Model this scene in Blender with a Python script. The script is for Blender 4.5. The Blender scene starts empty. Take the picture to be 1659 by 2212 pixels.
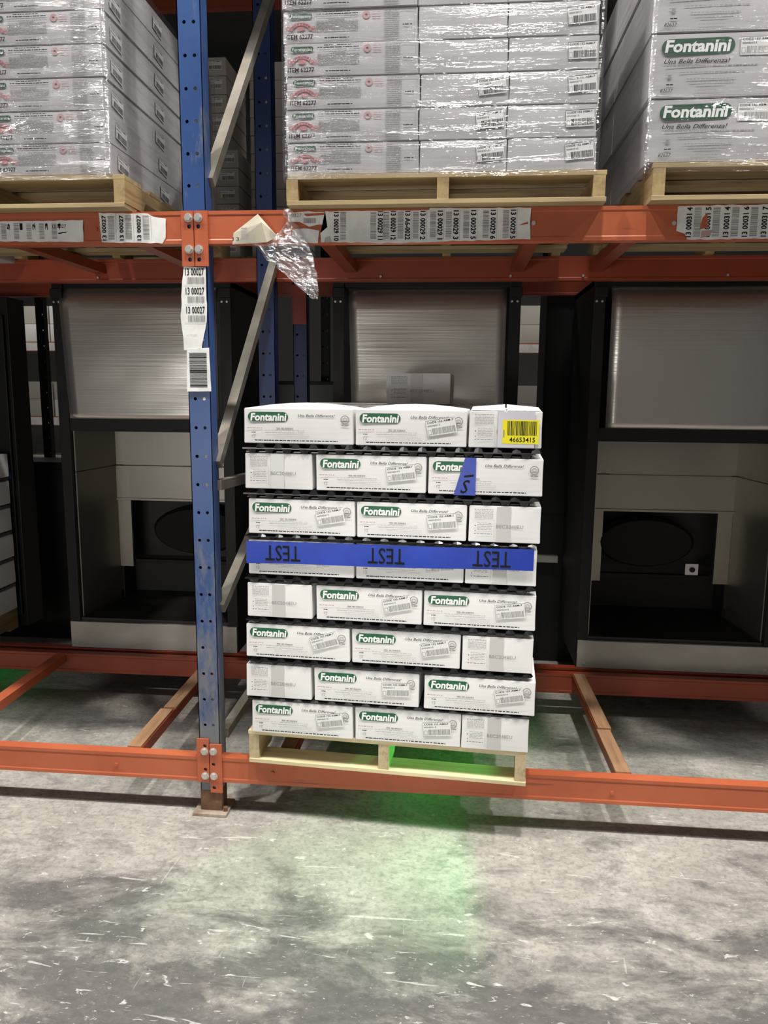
import bpy, bmesh, math, random
from mathutils import Vector, Matrix, noise
random.seed(7)
S = bpy.context.scene
COL = S.collection
PI = math.pi

# ------------------------------------------------------------------ camera
FPX, YAW, PITCH, ROLL, CD, CH = 1642.2, .0914, .1593, .009, 2.6313, 1.6138
_f0 = Vector((-math.sin(YAW), math.cos(YAW), 0)); _r0 = Vector((math.cos(YAW), math.sin(YAW), 0)); _u0 = Vector((0, 0, 1))
_F = _f0*math.cos(PITCH) - _u0*math.sin(PITCH); _u = _u0*math.cos(PITCH) + _f0*math.sin(PITCH)
_R = _r0*math.cos(ROLL) + _u*math.sin(ROLL); _U = _u*math.cos(ROLL) - _r0*math.sin(ROLL)
CAM = Vector((0, -CD, CH))
cd = bpy.data.cameras.new('camera'); cam = bpy.data.objects.new('camera', cd); COL.objects.link(cam)
cd.sensor_fit = 'VERTICAL'; cd.sensor_height = 24.0; cd.lens = FPX/2212*24.0
cd.clip_start = .05; cd.clip_end = 100
M = Matrix((( _R.x, _U.x, -_F.x, CAM.x), (_R.y, _U.y, -_F.y, CAM.y), (_R.z, _U.z, -_F.z, CAM.z), (0, 0, 0, 1)))
cam.matrix_world = M
S.camera = cam

# ------------------------------------------------------------------ world, lamps, exposure
w = bpy.data.worlds.new('world'); S.world = w; w.use_nodes = True
w.node_tree.nodes['Background'].inputs[0].default_value = (.75, .8, .9, 1)
w.node_tree.nodes['Background'].inputs[1].default_value = .02
S.view_settings.view_transform = 'Standard'; S.view_settings.look = 'None'
S.view_settings.gamma = 1; S.view_settings.use_curve_mapping = False
S.view_settings.exposure = -0.42

def area(name, loc, target, sx, sy, power, col=(1, .96, .9), shape='RECTANGLE', spread=PI):
    l = bpy.data.lights.new(name, 'AREA'); l.shape = shape; l.size = sx; l.size_y = sy; l.energy = power; l.color = col; l.spread = spread
    o = bpy.data.objects.new(name, l); COL.objects.link(o); o.location = loc
    o.rotation_euler = (Vector(target)-Vector(loc)).to_track_quat('-Z', 'Y').to_euler(); return o
def spot(name, loc, target, power, col, ang, blend=.3, size=.02):
    l = bpy.data.lights.new(name, 'SPOT'); l.energy = power; l.color = col; l.spot_size = math.radians(ang); l.spot_blend = blend; l.shadow_soft_size = size
    o = bpy.data.objects.new(name, l); COL.objects.link(o); o.location = loc
    o.rotation_euler = (Vector(target)-Vector(loc)).to_track_quat('-Z', 'Y').to_euler(); return o
LAMPS = [(-5.6, -1.8, 7.6), (-2.7, -1.8, 7.6), (.35, -1.8, 7.6), (3.4, -1.8, 7.6), (6.4, -1.8, 7.6)]
for i, p in enumerate(LAMPS):
    area('high_bay_light', p, (p[0], p[1]+.3, 0), .28, .28, [230, 330, 390, 330, 230][i], shape='DISK')
# soft fill added high in front of the rack to brighten the fronts
for x in (-5.75, -2.7, .35, 3.4, 6.45): area('front_fill_light', (x, -2.3, 7.6), (x, 0, 1.0), .8, .6, 85, col=(.97, .98, 1.0))
area('far_aisle_light', (-1.5, 4.6, 6.5), (-1.5, 5.8, 0), 11, .8, 230)
area('low_fill_panel', (-2.1, -4.6, 1.0), (-.1, 0, 1.5), 2.0, .4, 52, col=(1, .98, .96))  # added low frontal fill, lifts the beam faces under the pallets
GREEN = (.02, 1, .12)
spot('stack_fill_spot', (-.05, -3.3, 1.40), (-.20, 0, .80), 170, (1, .98, .95), 27, .9, .12)  # added spot that brightens the fronts of the open stack
spot('green_forklift_light', (.21, 1.105, .298), (-.16, .10, .252), 150, GREEN, 40, .35, .01)
spot('green_floor_light', (-.15, -3.1, 2.6), (-.28, -.42, 0), 75, (.15, 1, .35), 16, 1, .05)
spot('green_floor_light', (-.10, .42, .225), (-.06, .22, 0), 1.2, GREEN, 110, 1, .02)
spot('green_floor_light', (-2.9, 1.9, .21), (-2.5, 1.1, 0), 12, GREEN, 60, 1, .05)

# ------------------------------------------------------------------ materials
def mat(name, col, rough=.5, metal=0, spec=.5):
    m = bpy.data.materials.new(name); m.use_nodes = True
    b = m.node_tree.nodes['Principled BSDF']
    b.inputs['Base Color'].default_value = (*col, 1); b.inputs['Roughness'].default_value = rough
    b.inputs['Metallic'].default_value = metal; b.inputs['Specular IOR Level'].default_value = spec
    return m
def N(m, t, **kw):
    n = m.node_tree.nodes.new(t)
    for k, v in kw.items():
        if k.startswith('i_'): n.inputs[k[2:].replace('_', ' ')].default_value = v
        else: setattr(n, k, v)
    return n
def L(m, a, b): m.node_tree.links.new(a, b)
def coords(m, scale=(1, 1, 1), kind='Object'):
    t = N(m, 'ShaderNodeTexCoord'); mp = N(m, 'ShaderNodeMapping'); mp.inputs['Scale'].default_value = scale
    L(m, t.outputs[kind], mp.inputs[0]); return mp.outputs[0]
def ramp(m, src, stops):
    r = N(m, 'ShaderNodeValToRGB'); cr = r.color_ramp
    while len(cr.elements) < len(stops): cr.elements.new(.5)
    for e, (p, c) in zip(cr.elements, stops):
        e.position = p; e.color = (*c, 1) if len(c) == 3 else c
    L(m, src, r.inputs[0]); return r.outputs[0]
def G(v): return (v, v, v)
def noisecol(m, scale, stops, sc=(1, 1, 1), detail=6, rough=.6, bump=0, bd=.002, kind='Object'):
    n = N(m, 'ShaderNodeTexNoise', i_Scale=scale, i_Detail=detail, i_Roughness=rough); L(m, coords(m, sc, kind), n.inputs['Vector'])
    c = ramp(m, n.outputs[0], stops); b = m.node_tree.nodes['Principled BSDF']
    L(m, c, b.inputs['Base Color'])
    if bump:
        bp = N(m, 'ShaderNodeBump', i_Strength=bump, i_Distance=bd); L(m, n.outputs[0], bp.inputs['Height']); L(m, bp.outputs[0], b.inputs['Normal'])
    return c, b
def mix(m, fac, a, b, mode='MIX'):
    x = N(m, 'ShaderNodeMix', data_type='RGBA', blend_type=mode)
    if isinstance(fac, float): x.inputs[0].default_value = fac
    else: L(m, fac, x.inputs[0])
    for s, i in ((a, 6), (b, 7)):
        if isinstance(s, tuple): x.inputs[i].default_value = (*s, 1)
        else: L(m, s, x.inputs[i])
    return x.outputs[2]

white_card = mat('white_cardboard', (.80, .79, .77), .6); noisecol(white_card, 3, [(.3, (.74, .73, .71)), (.7, (.84, .83, .81))], bump=.1)
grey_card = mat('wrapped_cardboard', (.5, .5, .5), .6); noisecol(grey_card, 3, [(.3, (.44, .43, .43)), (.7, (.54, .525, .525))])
dim_card = mat('shaded_cardboard', (.5, .47, .42), .7)  # white card darkened in colour for the dim depth of the racks
tape_m = mat('clear_tape', (.56, .55, .53), .25)
violet_tape = mat('shiny_tape', (.62, .60, .66), .15)
logo_green = mat('logo_green', (.008, .11, .042), .5)
logo_dark = mat('logo_dark_green', (.02, .09, .045), .5)
white_ink = mat('white_ink', (.88, .88, .86), .5)
black_ink = mat('black_ink', (.012, .012, .012), .8, spec=.15)
grey_ink = mat('grey_ink', (.30, .29, .28), .6)
pale_ink = mat('pale_ink', (.50, .48, .47), .6)
red_ink = mat('red_ink', (.50, .20, .21), .6)
pink_ink = mat('pink_ink', (.52, .34, .34), .6)
sticker_m = mat('sticker_paper', (.78, .77, .75), .4)
yellow_m = mat('yellow_sticker', (.86, .78, .02), .45)
paper_m = mat('label_paper', (.66, .66, .64), .55); noisecol(paper_m, 14, [(.35, (.74, .73, .70)), (.6, (.90, .90, .88))], bump=.3, bd=.003)
cream_m = mat('folded_paper', (.55, .50, .38), .6); noisecol(cream_m, 9, [(.35, (.42, .40, .34)), (.7, (.62, .56, .42))])
blue_tape = mat('blue_tape', (.010, .05, .50), .3); noisecol(blue_tape, 5, [(.3, (.006, .03, .31)), (.7, (.009, .048, .42))], bump=.25, bd=.004)
black_plastic = mat('black_plastic', (.008, .008, .009), .22)
black_metal = mat('black_painted_metal', (.007, .007, .007), .5, spec=.3)
black_rub = mat('black_rubber', (.004, .004, .004), .8)
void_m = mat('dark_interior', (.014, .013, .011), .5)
bolt_m = mat('zinc_bolt', (.62, .60, .56), .35, .6)
galv = mat('galvanised_steel', (.42, .40, .36), .5, .35); noisecol(galv, 6, [(.3, (.17, .15, .12)), (.7, (.30, .28, .24))])
rust = mat('rusty_steel', (.10, .06, .035), .8); noisecol(rust, 14, [(.3, (.05, .03, .02)), (.55, (.16, .08, .04)), (.7, (.26, .20, .15))], bump=.4)
plate_m = mat('dirty_base_plate', (.35, .29, .22), .7); noisecol(plate_m, 14, [(.3, (.18, .12, .08)), (.65, (.44, .36, .29))])

def painted(name, stops, worn, amount, rough=.42):
    m = mat(name, (1, 1, 1), rough)
    c, b = noisecol(m, 2.5, stops, sc=(1, 1, 1))
    n = N(m, 'ShaderNodeTexNoise', i_Scale=11.0, i_Detail=10.0, i_Roughness=.75); L(m, coords(m, (.45, 1, 1.4)), n.inputs['Vector'])
    f = ramp(m, n.outputs[0], [(amount, G(0)), (amount+.05, G(1))])
    n2 = N(m, 'ShaderNodeTexNoise', i_Scale=30.0, i_Detail=4.0); L(m, coords(m, (.15, 1, 2.2)), n2.inputs['Vector'])
    f2 = ramp(m, n2.outputs[0], [(.66, G(0)), (.72, G(.5))])
    c2 = mix(m, f, c, worn); c3 = mix(m, f2, c2, (.06, .04, .035)); L(m, c3, b.inputs['Base Color'])
    return m
orange = painted('orange_rack_paint', [(.3, (.42, .090, .034)), (.7, (.52, .135, .058))], (.52, .27, .18), .66)
orange_dim = painted('shaded_orange_rack_paint', [(.3, (.26, .04, .014)), (.7, (.32, .058, .022))], (.40, .12, .06), .70)  # darker copy of the orange, with the rack's inner shade in its colour
blue = mat('blue_rack_paint', (.03, .09, .30), .38)
def _blue():
    m = blue; c, b = noisecol(m, 3, [(.3, (.022, .058, .18)), (.7, (.036, .09, .26))])
    t = N(m, 'ShaderNodeTexCoord'); sp = N(m, 'ShaderNodeSeparateXYZ'); L(m, t.outputs['Object'], sp.inputs[0])
    mr = N(m, 'ShaderNodeMapRange'); mr.inputs[1].default_value = 1.2; mr.inputs[2].default_value = .35; L(m, sp.outputs[2], mr.inputs[0])
    n = N(m, 'ShaderNodeTexNoise', i_Scale=7.0, i_Detail=9.0, i_Roughness=.7); L(m, coords(m, (1.4, 1.4, .5)), n.inputs['Vector'])
    ad = N(m, 'ShaderNodeMath', operation='MULTIPLY_ADD'); L(m, mr.outputs[0], ad.inputs[0]); ad.inputs[1].default_value = .26; L(m, n.outputs[0], ad.inputs[2])
    f = ramp(m, ad.outputs[0], [(.58, G(0)), (.74, G(.85))])
    c2 = mix(m, f, c, (.20, .20, .19)); L(m, c2, b.inputs['Base Color'])
_blue()
blue_dim = mat('shaded_blue_rack_paint', (.010, .028, .10), .45)  # darker copy of the post blue, rear shade put into its colour

def wood(name, a, b_, along='X'):
    m = mat(name, a, .75); sc = {'X': (1, 12, 12), 'Y': (12, 1, 12), 'Z': (12, 12, 1)}[along]
    noisecol(m, 2.5, [(.3, a), (.5, b_), (.72, tuple(min(1, x*1.25) for x in b_))], sc=sc, detail=8, rough=.7, bump=.35, bd=.002); return m
pine_x = wood('pale_pine_boards', (.46, .37, .20), (.66, .56, .34))
pine_y = wood('pine_stringer', (.30, .22, .12), (.52, .42, .25), 'Y')
old_x = wood('weathered_boards', (.24, .17, .08), (.38, .29, .15))
old_y = wood('weathered_stringer', (.22, .14, .06), (.36, .26, .12), 'Y')
strip_wood = wood('worn_plywood_strip', (.17, .09, .045), (.34, .19, .10), 'Y')

def steel_mat(name, col, rough, stretch, bstr=.05):
    m = mat(name, col, rough, .9)
    n = N(m, 'ShaderNodeTexNoise', i_Scale=30.0, i_Detail=3.0); L(m, coords(m, stretch), n.inputs['Vector'])
    n2 = N(m, 'ShaderNodeTexNoise', i_Scale=1.6, i_Detail=1.0); L(m, coords(m, (1, 1, 2)), n2.inputs['Vector'])
    ad = N(m, 'ShaderNodeMath', operation='MULTIPLY_ADD'); L(m, n2.outputs[0], ad.inputs[0]); ad.inputs[1].default_value = 6.0
    ml = N(m, 'ShaderNodeMath', operation='MULTIPLY'); L(m, n.outputs[0], ml.inputs[0]); ml.inputs[1].default_value = .25; L(m, ml.outputs[0], ad.inputs[2])
    bp = N(m, 'ShaderNodeBump', i_Strength=bstr, i_Distance=.01); L(m, ad.outputs[0], bp.inputs['Height'])
    b = m.node_tree.nodes['Principled BSDF']; L(m, bp.outputs[0], b.inputs['Normal']); return m
steel = steel_mat('brushed_stainless', (.58, .55, .50), .28, (.06, 1, 3), .25)
steel_in = steel_mat('inner_stainless', (.36, .34, .29), .42, (1, 1, .1), .08)
kick_m = mat('kick_plate_metal', (.48, .46, .41), .5, .25); noisecol(kick_m, 4, [(.3, (.34, .32, .28)), (.7, (.52, .50, .45))], sc=(.5, 1, 1))

def film(name, base, glos, bstr, bd=.009, tint=(.8, .8, .82)):
    m = bpy.data.materials.new(name); m.use_nodes = True; nt = m.node_tree
    for n in list(nt.nodes): nt.nodes.remove(n)
    out = N(m, 'ShaderNodeOutputMaterial'); tr = N(m, 'ShaderNodeBsdfTransparent'); tr.inputs[0].default_value = (.97, .97, .98, 1)
    gl = N(m, 'ShaderNodeBsdfGlossy'); gl.inputs['Roughness'].default_value = .11; gl.inputs['Color'].default_value = (1, 1, 1, 1)
    df = N(m, 'ShaderNodeBsdfDiffuse'); df.inputs[0].default_value = (*tint, 1)
    n = N(m, 'ShaderNodeTexNoise', i_Scale=6.0, i_Detail=5.0, i_Roughness=.6, i_Distortion=.3); L(m, coords(m, (.45, .45, 5)), n.inputs['Vector'])
    n2 = N(m, 'ShaderNodeTexNoise', i_Scale=55.0, i_Detail=3.0); L(m, coords(m, (.25, .25, 1.3)), n2.inputs['Vector'])
    ad = N(m, 'ShaderNodeMath', operation='MULTIPLY_ADD'); L(m, n2.outputs[0], ad.inputs[0]); ad.inputs[1].default_value = .10; L(m, n.outputs[0], ad.inputs[2])
    bp = N(m, 'ShaderNodeBump', i_Strength=bstr, i_Distance=bd); L(m, ad.outputs[0], bp.inputs['Height'])
    L(m, bp.outputs[0], gl.inputs['Normal'])
    f = ramp(m, n.outputs[0], [(.42, G(base)), (.72, G(base+.22))])
    m1 = N(m, 'ShaderNodeMixShader'); m1.inputs[0].default_value = glos; L(m, df.outputs[0], m1.inputs[1]); L(m, gl.outputs[0], m1.inputs[2])
    m2 = N(m, 'ShaderNodeMixShader'); L(m, f, m2.inputs[0]); L(m, tr.outputs[0], m2.inputs[1]); L(m, m1.outputs[0], m2.inputs[2])
    L(m, m2.outputs[0], out.inputs[0]); return m
wrap_m = film('stretch_wrap', .10, .97, 1.0, .013)
wrap_heavy = film('heavy_stretch_wrap', .15, .95, 1.0, .016)
bag_m = film('crumpled_film', .17, .85, 1.0, .02)

def concrete():
    m = mat('worn_concrete', (.5, .5, .48), .62, spec=.3); b = m.node_tree.nodes['Principled BSDF']
    v = coords(m, (1, 1, 1))
    def nz(scale, det, r, sc=(1, 1, 1), dist=0.):
        n = N(m, 'ShaderNodeTexNoise', i_Scale=scale, i_Detail=det, i_Roughness=r, i_Distortion=dist); L(m, coords(m, sc), n.inputs['Vector']); return n.outputs[0]
    base = ramp(m, nz(2.2, 8., .62), [(.3, (.30, .285, .25)), (.5, (.42, .40, .355)), (.7, (.52, .50, .45))])
    # traffic lane grime worn through in blotches, heavier out of view to cut bounce
    t = N(m, 'ShaderNodeTexCoord'); sp = N(m, 'ShaderNodeSeparateXYZ'); L(m, t.outputs['Object'], sp.inputs[0])
    mr = N(m, 'ShaderNodeMapRange'); mr.inputs[1].default_value = -.15; mr.inputs[2].default_value = -1.75; L(m, sp.outputs[1], mr.inputs[0])
    ad = N(m, 'ShaderNodeMath', operation='MULTIPLY_ADD'); L(m, mr.outputs[0], ad.inputs[0]); ad.inputs[1].default_value = .45; L(m, nz(2.6, 10., .74, (1, 1.9, 1), .4), ad.inputs[2])
    f = ramp(m, ad.outputs[0], [(.54, G(0)), (.70, G(.84))])
    c = mix(m, f, base, (.058, .056, .058))
    c = mix(m, ramp(m, nz(16., 9., .75, (1, 1.6, 1)), [(.42, G(0)), (.66, G(.62))]), c, (.20, .19, .18))
    # scuffs and chips
    f3 = ramp(m, nz(26., 6., .65, (.55, 1.5, 1), 1.2), [(.625, G(0)), (.665, G(.8))]); c = mix(m, f3, c, (.62, .61, .58)); c = mix(m, ramp(m, nz(70., 5., .7, (.6, 1.6, 1), .8), [(.64, G(0)), (.67, G(.7))]), c, (.60, .59, .57))
    f4 = ramp(m, nz(9., 3., .5, (.25, 2.4, 1), 2.2), [(.685, G(0)), (.70, G(.6))]); c = mix(m, f4, c, (.62, .61, .58))
    f6 = ramp(m, nz(9., 3., .5, (2.2, .35, 1), 2.2), [(.72, G(0)), (.735, G(.35))]); c = mix(m, f6, c, (.62, .61, .58))
    f5 = ramp(m, nz(60., 4., .6), [(.35, G(.35)), (.5, G(0))]); c = mix(m, f5, c, (.10, .10, .095))
    L(m, c, b.inputs['Base Color'])
    bp = N(m, 'ShaderNodeBump', i_Strength=.25, i_Distance=.004); L(m, nz(40., 6., .7), bp.inputs['Height']); L(m, bp.outputs[0], b.inputs['Normal'])
    return m
concrete_m = concrete()
ceil_m = mat('ceiling_white', (.6, .6, .6), .8); wall_m = mat('wall_panel', (.5, .5, .5), .7); wall_dark = mat('wall_far', (.05, .05, .05), .8)
noisecol(wall_m, 2, [(.3, G(.18)), (.7, G(.34))]); noisecol(ceil_m, 2, [(.3, G(.12)), (.7, G(.16))])

# ------------------------------------------------------------------ mesh helpers
def box(bm, x0, x1, y0, y1, z0, z1, bev=0, mi=0):
    vs = [bm.verts.new(p) for p in ((x0, y0, z0), (x1, y0, z0), (x1, y1, z0), (x0, y1, z0), (x0, y0, z1), (x1, y0, z1), (x1, y1, z1), (x0, y1, z1))]
    fs = [bm.faces.new([vs[i] for i in f]) for f in ((3, 2, 1, 0), (4, 5, 6, 7), (0, 1, 5, 4), (1, 2, 6, 5), (2, 3, 7, 6), (3, 0, 4, 7))]
    for f in fs: f.material_index = mi
    if bev:
        es = list({e for f in fs for e in f.edges}); bmesh.ops.bevel(bm, geom=es, offset=bev, segments=2, affect='EDGES', profile=.6)
    return vs
def cyl(bm, c, axis, r, h, n=12, r2=None):
    a = Vector(axis).normalized(); q = Vector((0, 0, 1)).rotation_difference(a); r2 = r if r2 is None else r2
    A = []; B = []
    for i in range(n):
        t = 2*PI*i/n; d = Vector((math.cos(t), math.sin(t), 0))
        A.append(bm.verts.new(Vector(c)+q @ (d*r))); B.append(bm.verts.new(Vector(c)+q @ (d*r2+Vector((0, 0, h)))))
    for i in range(n): bm.faces.new((A[i], A[(i+1) % n], B[(i+1) % n], B[i]))
    bm.faces.new(A[::-1]); bm.faces.new(B)
def bar(bm, p0, p1, wx, t):
    """flat bar between two points: width wx across world X, thickness t"""
    p0 = Vector(p0); p1 = Vector(p1); d = (p1-p0).normalized(); s = Vector((1, 0, 0)); n = d.cross(s).normalized()
    vs = []
    for p in (p0, p1):
        for a, b in ((-1, -1), (1, -1), (1, 1), (-1, 1)): vs.append(bm.verts.new(p+s*a*wx/2+n*b*t/2))
    for f in ((3, 2, 1, 0), (4, 5, 6, 7), (0, 1, 5, 4), (1, 2, 6, 5), (2, 3, 7, 6), (3, 0, 4, 7)): bm.faces.new([vs[i] for i in f])
def finish(bm, name):
    bmesh.ops.recalc_face_normals(bm, faces=bm.faces[:]); me = bpy.data.meshes.new(name); bm.to_mesh(me); bm.free(); return me
def link(name, me, parent=None, m=None, loc=None, rot=None, smooth=False):
    if m is not None and not me.materials:
        for x in (m if isinstance(m, (list, tuple)) else [m]): me.materials.append(x)
    if smooth:
        for p in me.polygons: p.use_smooth = True
    o = bpy.data.objects.new(name, me); COL.objects.link(o)
    if parent is not None: o.parent = parent
    if loc is not None: o.location = loc
    if rot is not None: o.rotation_euler = rot
    return o
def obj(name, bm, m, parent=None, loc=None, rot=None, smooth=False): return link(name, finish(bm, name), parent, m, loc, rot, smooth)
def bx(name, m, parent, x0, x1, y0, y1, z0, z1, bev=.0, loc=None):
    bm = bmesh.new(); box(bm, x0, x1, y0, y1, z0, z1, bev); return obj(name, bm, m, parent, loc)
def tag(o, label, cat, group=None):
    o['label'] = label; o['category'] = cat
    if group: o['group'] = group
    return o
def thing(name, label, cat, loc=(0, 0, 0), rz=0, group=None):
    o = bpy.data.objects.new(name, None); o.empty_display_size = .1; COL.objects.link(o); o.location = loc; o.rotation_euler = (0, 0, rz); return tag(o, label, cat, group)
def struct(name, bm, m): o = obj(name, bm, m); o['kind'] = 'structure'; return o

# ---- flat print builder: u to the right, v up, on the plane y = const facing -Y
_tc = {}
def text_data(s, shear=0., off=0., sx=1.):
    k = (s, shear, off)
    if k not in _tc:
        c = bpy.data.curves.new('t', 'FONT'); c.body = s; c.size = 1; c.shear = shear; c.offset = off; c.resolution_u = 2; c.align_x = 'LEFT'
        o = bpy.data.objects.new('t', c); COL.objects.link(o); dg = bpy.context.evaluated_depsgraph_get()
        me = bpy.data.meshes.new_from_object(o.evaluated_get(dg))
        vs = [tuple(v.co[:2]) for v in me.vertices]; fs = [tuple(p.vertices) for p in me.polygons]
        bpy.data.objects.remove(o); bpy.data.curves.remove(c); bpy.data.meshes.remove(me)
        x0 = min(v[0] for v in vs); x1 = max(v[0] for v in vs); y0 = min(v[1] for v in vs); y1 = max(v[1] for v in vs)
        _tc[k] = ([((x-x0)/(x1-x0), (y-y0)/(y1-y0)) for x, y in vs], fs)
    return _tc[k]
class PB:
    def __init__(s): s.v = []; s.f = []; s.mi = []; s.mats = []
    def m(s, mt):
        if mt not in s.mats: s.mats.append(mt)
        return s.mats.index(mt)
    def poly(s, pts, mt, d=0.0):
        b = len(s.v); s.v += [(x, -d, z) for x, z in pts]; s.f.append(tuple(range(b, b+len(pts)))); s.mi.append(s.m(mt))
    def rect(s, x0, z0, x1, z1, mt, d=0.0, rot=0, c=None):
        P = [(x0, z0), (x1, z0), (x1, z1), (x0, z1)]
        if rot:
            cx, cz = c; P = [(cx+(x-cx)*math.cos(rot)-(z-cz)*math.sin(rot), cz+(x-cx)*math.sin(rot)+(z-cz)*math.cos(rot)) for x, z in P]
        s.poly(P, mt, d)
    def text(s, t, x0, z0, w, h, mt, d=0.0, rot=0, shear=0., off=0.):
        """box w x h with its lower left at x0,z0, then turned by rot about the box centre"""
        vs, fs = text_data(t, shear, off); b = len(s.v); cx, cz = x0+w/2, z0+h/2
        for x, z in vs:
            X, Z = (x-.5)*w, (z-.5)*h
            s.v.append((cx+X*math.cos(rot)-Z*math.sin(rot), -d, cz+X*math.sin(rot)+Z*math.cos(rot)))
        for f in fs: s.f.append(tuple(b+i for i in f)); s.mi.append(s.m(mt))
    def dashes(s, x0, x1, z, h, mt, d=0.0, fill=.8, rng=random, slope=0):
        x = x0
        while x < x1:
            l = rng.uniform(.004, .014); l = min(l, x1-x); 
            if l > .001: s.rect(x, z+slope*(x-x0), x+l, z+h+slope*(x-x0), mt, d)
            x += l+rng.uniform(.001, .004)
    def barcode(s, x0, z0, x1, z1, mt, d=0.0, rot=0, c=None, vert=True, unit=.0016, rng=random):
        if vert:
            x = x0
            while x < x1-.001:
                l = min(rng.choice((1, 1, 2))*unit, x1-x); s.rect(x, z0, x+l, z1, mt, d, rot, c); x += l+rng.choice((1, 1, 2))*unit*.8
        else:
            z = z0
            while z < z1-.001:
                l = min(rng.choice((1, 1, 2))*unit, z1-z); s.rect(x0, z, x1, z+l, mt, d, rot, c); z += l+rng.choice((1, 1, 2))*unit*.8
    def pill(s, x0, z0, x1, z1, mt, d=0.0, skew=0.):
        r = (z1-z0)/2; P = []
        for i in range(9): a = -PI/2+PI*i/8; P.append((x1-r+r*math.cos(a), z0+r+r*math.sin(a)))
        for i in range(9): a = PI/2+PI*i/8; P.append((x0+r+r*math.cos(a), z0+r+r*math.sin(a)))
        s.poly([(x, z+skew*(x-x0)) for x, z in P], mt, d)
    def ring(s, cx, cz, r0, r1, mt, a0=0, a1=2*PI, d=0.0, n=16, ez=1.):
        for i in range(n):
            a = a0+(a1-a0)*i/n; b = a0+(a1-a0)*(i+1)/n
            s.poly([(cx+r0*math.cos(a), cz+ez*r0*math.sin(a)), (cx+r1*math.cos(a), cz+ez*r1*math.sin(a)), (cx+r1*math.cos(b), cz+ez*r1*math.sin(b)), (cx+r0*math.cos(b), cz+ez*r0*math.sin(b))], mt, d)
    def mesh(s, name):
        me = bpy.data.meshes.new(name); me.from_pydata(s.v, [], s.f)
        for p, i in zip(me.polygons, s.mi): p.material_index = i
        for mt in s.mats: me.materials.append(mt)
        me.update(); return me

# ------------------------------------------------------------------ room
bm = bmesh.new(); box(bm, -14, 14, -9, 15, -.2, 0); struct('floor', bm, concrete_m)
bm = bmesh.new(); box(bm, -14, 14, -9, 15, 9, 9.2); struct('ceiling', bm, ceil_m)
bm = bmesh.new(); box(bm, -14, 14, -9.2, -9, 0, 9); struct('wall_front', bm, wall_m)
bm = bmesh.new(); box(bm, -14, 14, 15, 15.2, 0, 9); struct('wall_back', bm, wall_dark)
bm = bmesh.new(); box(bm, -14.2, -14, -9, 15, 0, 9); struct('wall_left', bm, wall_dark)
bm = bmesh.new(); box(bm, 14, 14.2, -9, 15, 0, 9); struct('wall_right', bm, wall_dark)

# ------------------------------------------------------------------ rack uprights
PX, PW = -.897, .080
def post_mesh(z0, z1, w, d, lip=.018):
    """C channel with real holes in pairs, front face at y=0"""
    bm = bmesh.new(); t = .003; pitch = .1016; zc = 2.288
    k0 = math.ceil((z0+.06-zc)/pitch); zs = []
    k = k0
    while zc+k*pitch < z1-.055: zs.append(zc+k*pitch); k += 1
    # front sheet cell by cell
    def quad(xa, xb, za, zb): bm.faces.new([bm.verts.new(p) for p in ((xa, 0, za), (xb, 0, za), (xb, 0, zb), (xa, 0, zb))])
    lo = zs[0]-pitch/2; hi = zs[-1]+pitch/2
    quad(-w/2, w/2, z0, lo); quad(-w/2, w/2, hi, z1)
    r = .0062
    for z in zs:
        za, zb = z-pitch/2, z+pitch/2; es = []
        c = [bm.verts.new(p) for p in ((-w/2, 0, za), (w/2, 0, za), (w/2, 0, zb), (-w/2, 0, zb))]
        es += [bm.edges.new((c[i], c[(i+1) % 4])) for i in range(4)]
        for hx in (-.016, .016):
            h = [bm.verts.new((hx+r*math.cos(a*PI/4), 0, z+r*math.sin(a*PI/4))) for a in range(8)]
            es += [bm.edges.new((h[i], h[(i+1) % 8])) for i in range(8)]
            for i in range(8):
                a, b = h[i], h[(i+1) % 8]
                bm.faces.new((a, b, bm.verts.new((b.co.x, t, b.co.z)), bm.verts.new((a.co.x, t, a.co.z))))
        bmesh.ops.triangle_fill(bm, edges=es, use_beauty=True)
    for s in (-1, 1):   # sides with a small rounded corner, and lips at the rear
        a, b = sorted((s*(w/2-t), s*w/2)); box(bm, a, b, .0, d, z0, z1)
        a, b = sorted((s*(w/2), s*(w/2-lip))); box(bm, a, b, d-t, d, z0, z1)
    me = bpy.data.meshes.new('post'); bm.to_mesh(me); bm.free(); return me
def upright(x, label, detail=True):
    t = thing('rack_upright', label, 'rack upright', (x, .004, 0), 0, 'rack uprights')
    link('post', post_mesh(.012, 4.3, PW, .07), t, blue)
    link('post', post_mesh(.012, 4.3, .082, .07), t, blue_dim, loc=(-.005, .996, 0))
    for y in (.03, 1.03):
        bm = bmesh.new(); box(bm, -.066, .066, y-.06, y+.06, 0, .012, .002); obj('base_plate', bm, plate_m, t)
        bm = bmesh.new(); cyl(bm, (.055, y-.03, .012), (0, 0, 1), .009, .016, 8); obj('anchor_bolt', bm, rust, t)
    zig = [(.06, .30, 1.0, .31), (.05, .80, .98, 1.19), (.05, 1.265, .97, 1.225), (.05, 1.34, .99, 2.19), (.05, 2.31, .99, 3.33), (.05, 3.35, .98, 3.36)]
    for y0, z0, y1, z1 in zig:
        bm = bmesh.new(); bar(bm, (.037, y0, z0), (.037, y1, z1), .036, .036); o = obj('brace', bm, galv, t)
    # rusted foot of the post
    bm = bmesh.new(); box(bm, -PW/2-.001, PW/2+.001, -.0015, .066, .012, .093); obj('rusted_foot', bm, rust, t)['label'] = 'rusty bare steel foot of the post'
    return t
upright(PX, 'blue perforated steel rack upright standing on the floor left of the open stack')
upright(1.89, 'blue perforated steel rack upright beyond the right edge of the view')
upright(-3.68, 'blue perforated steel rack upright beyond the left edge of the view')

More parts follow.
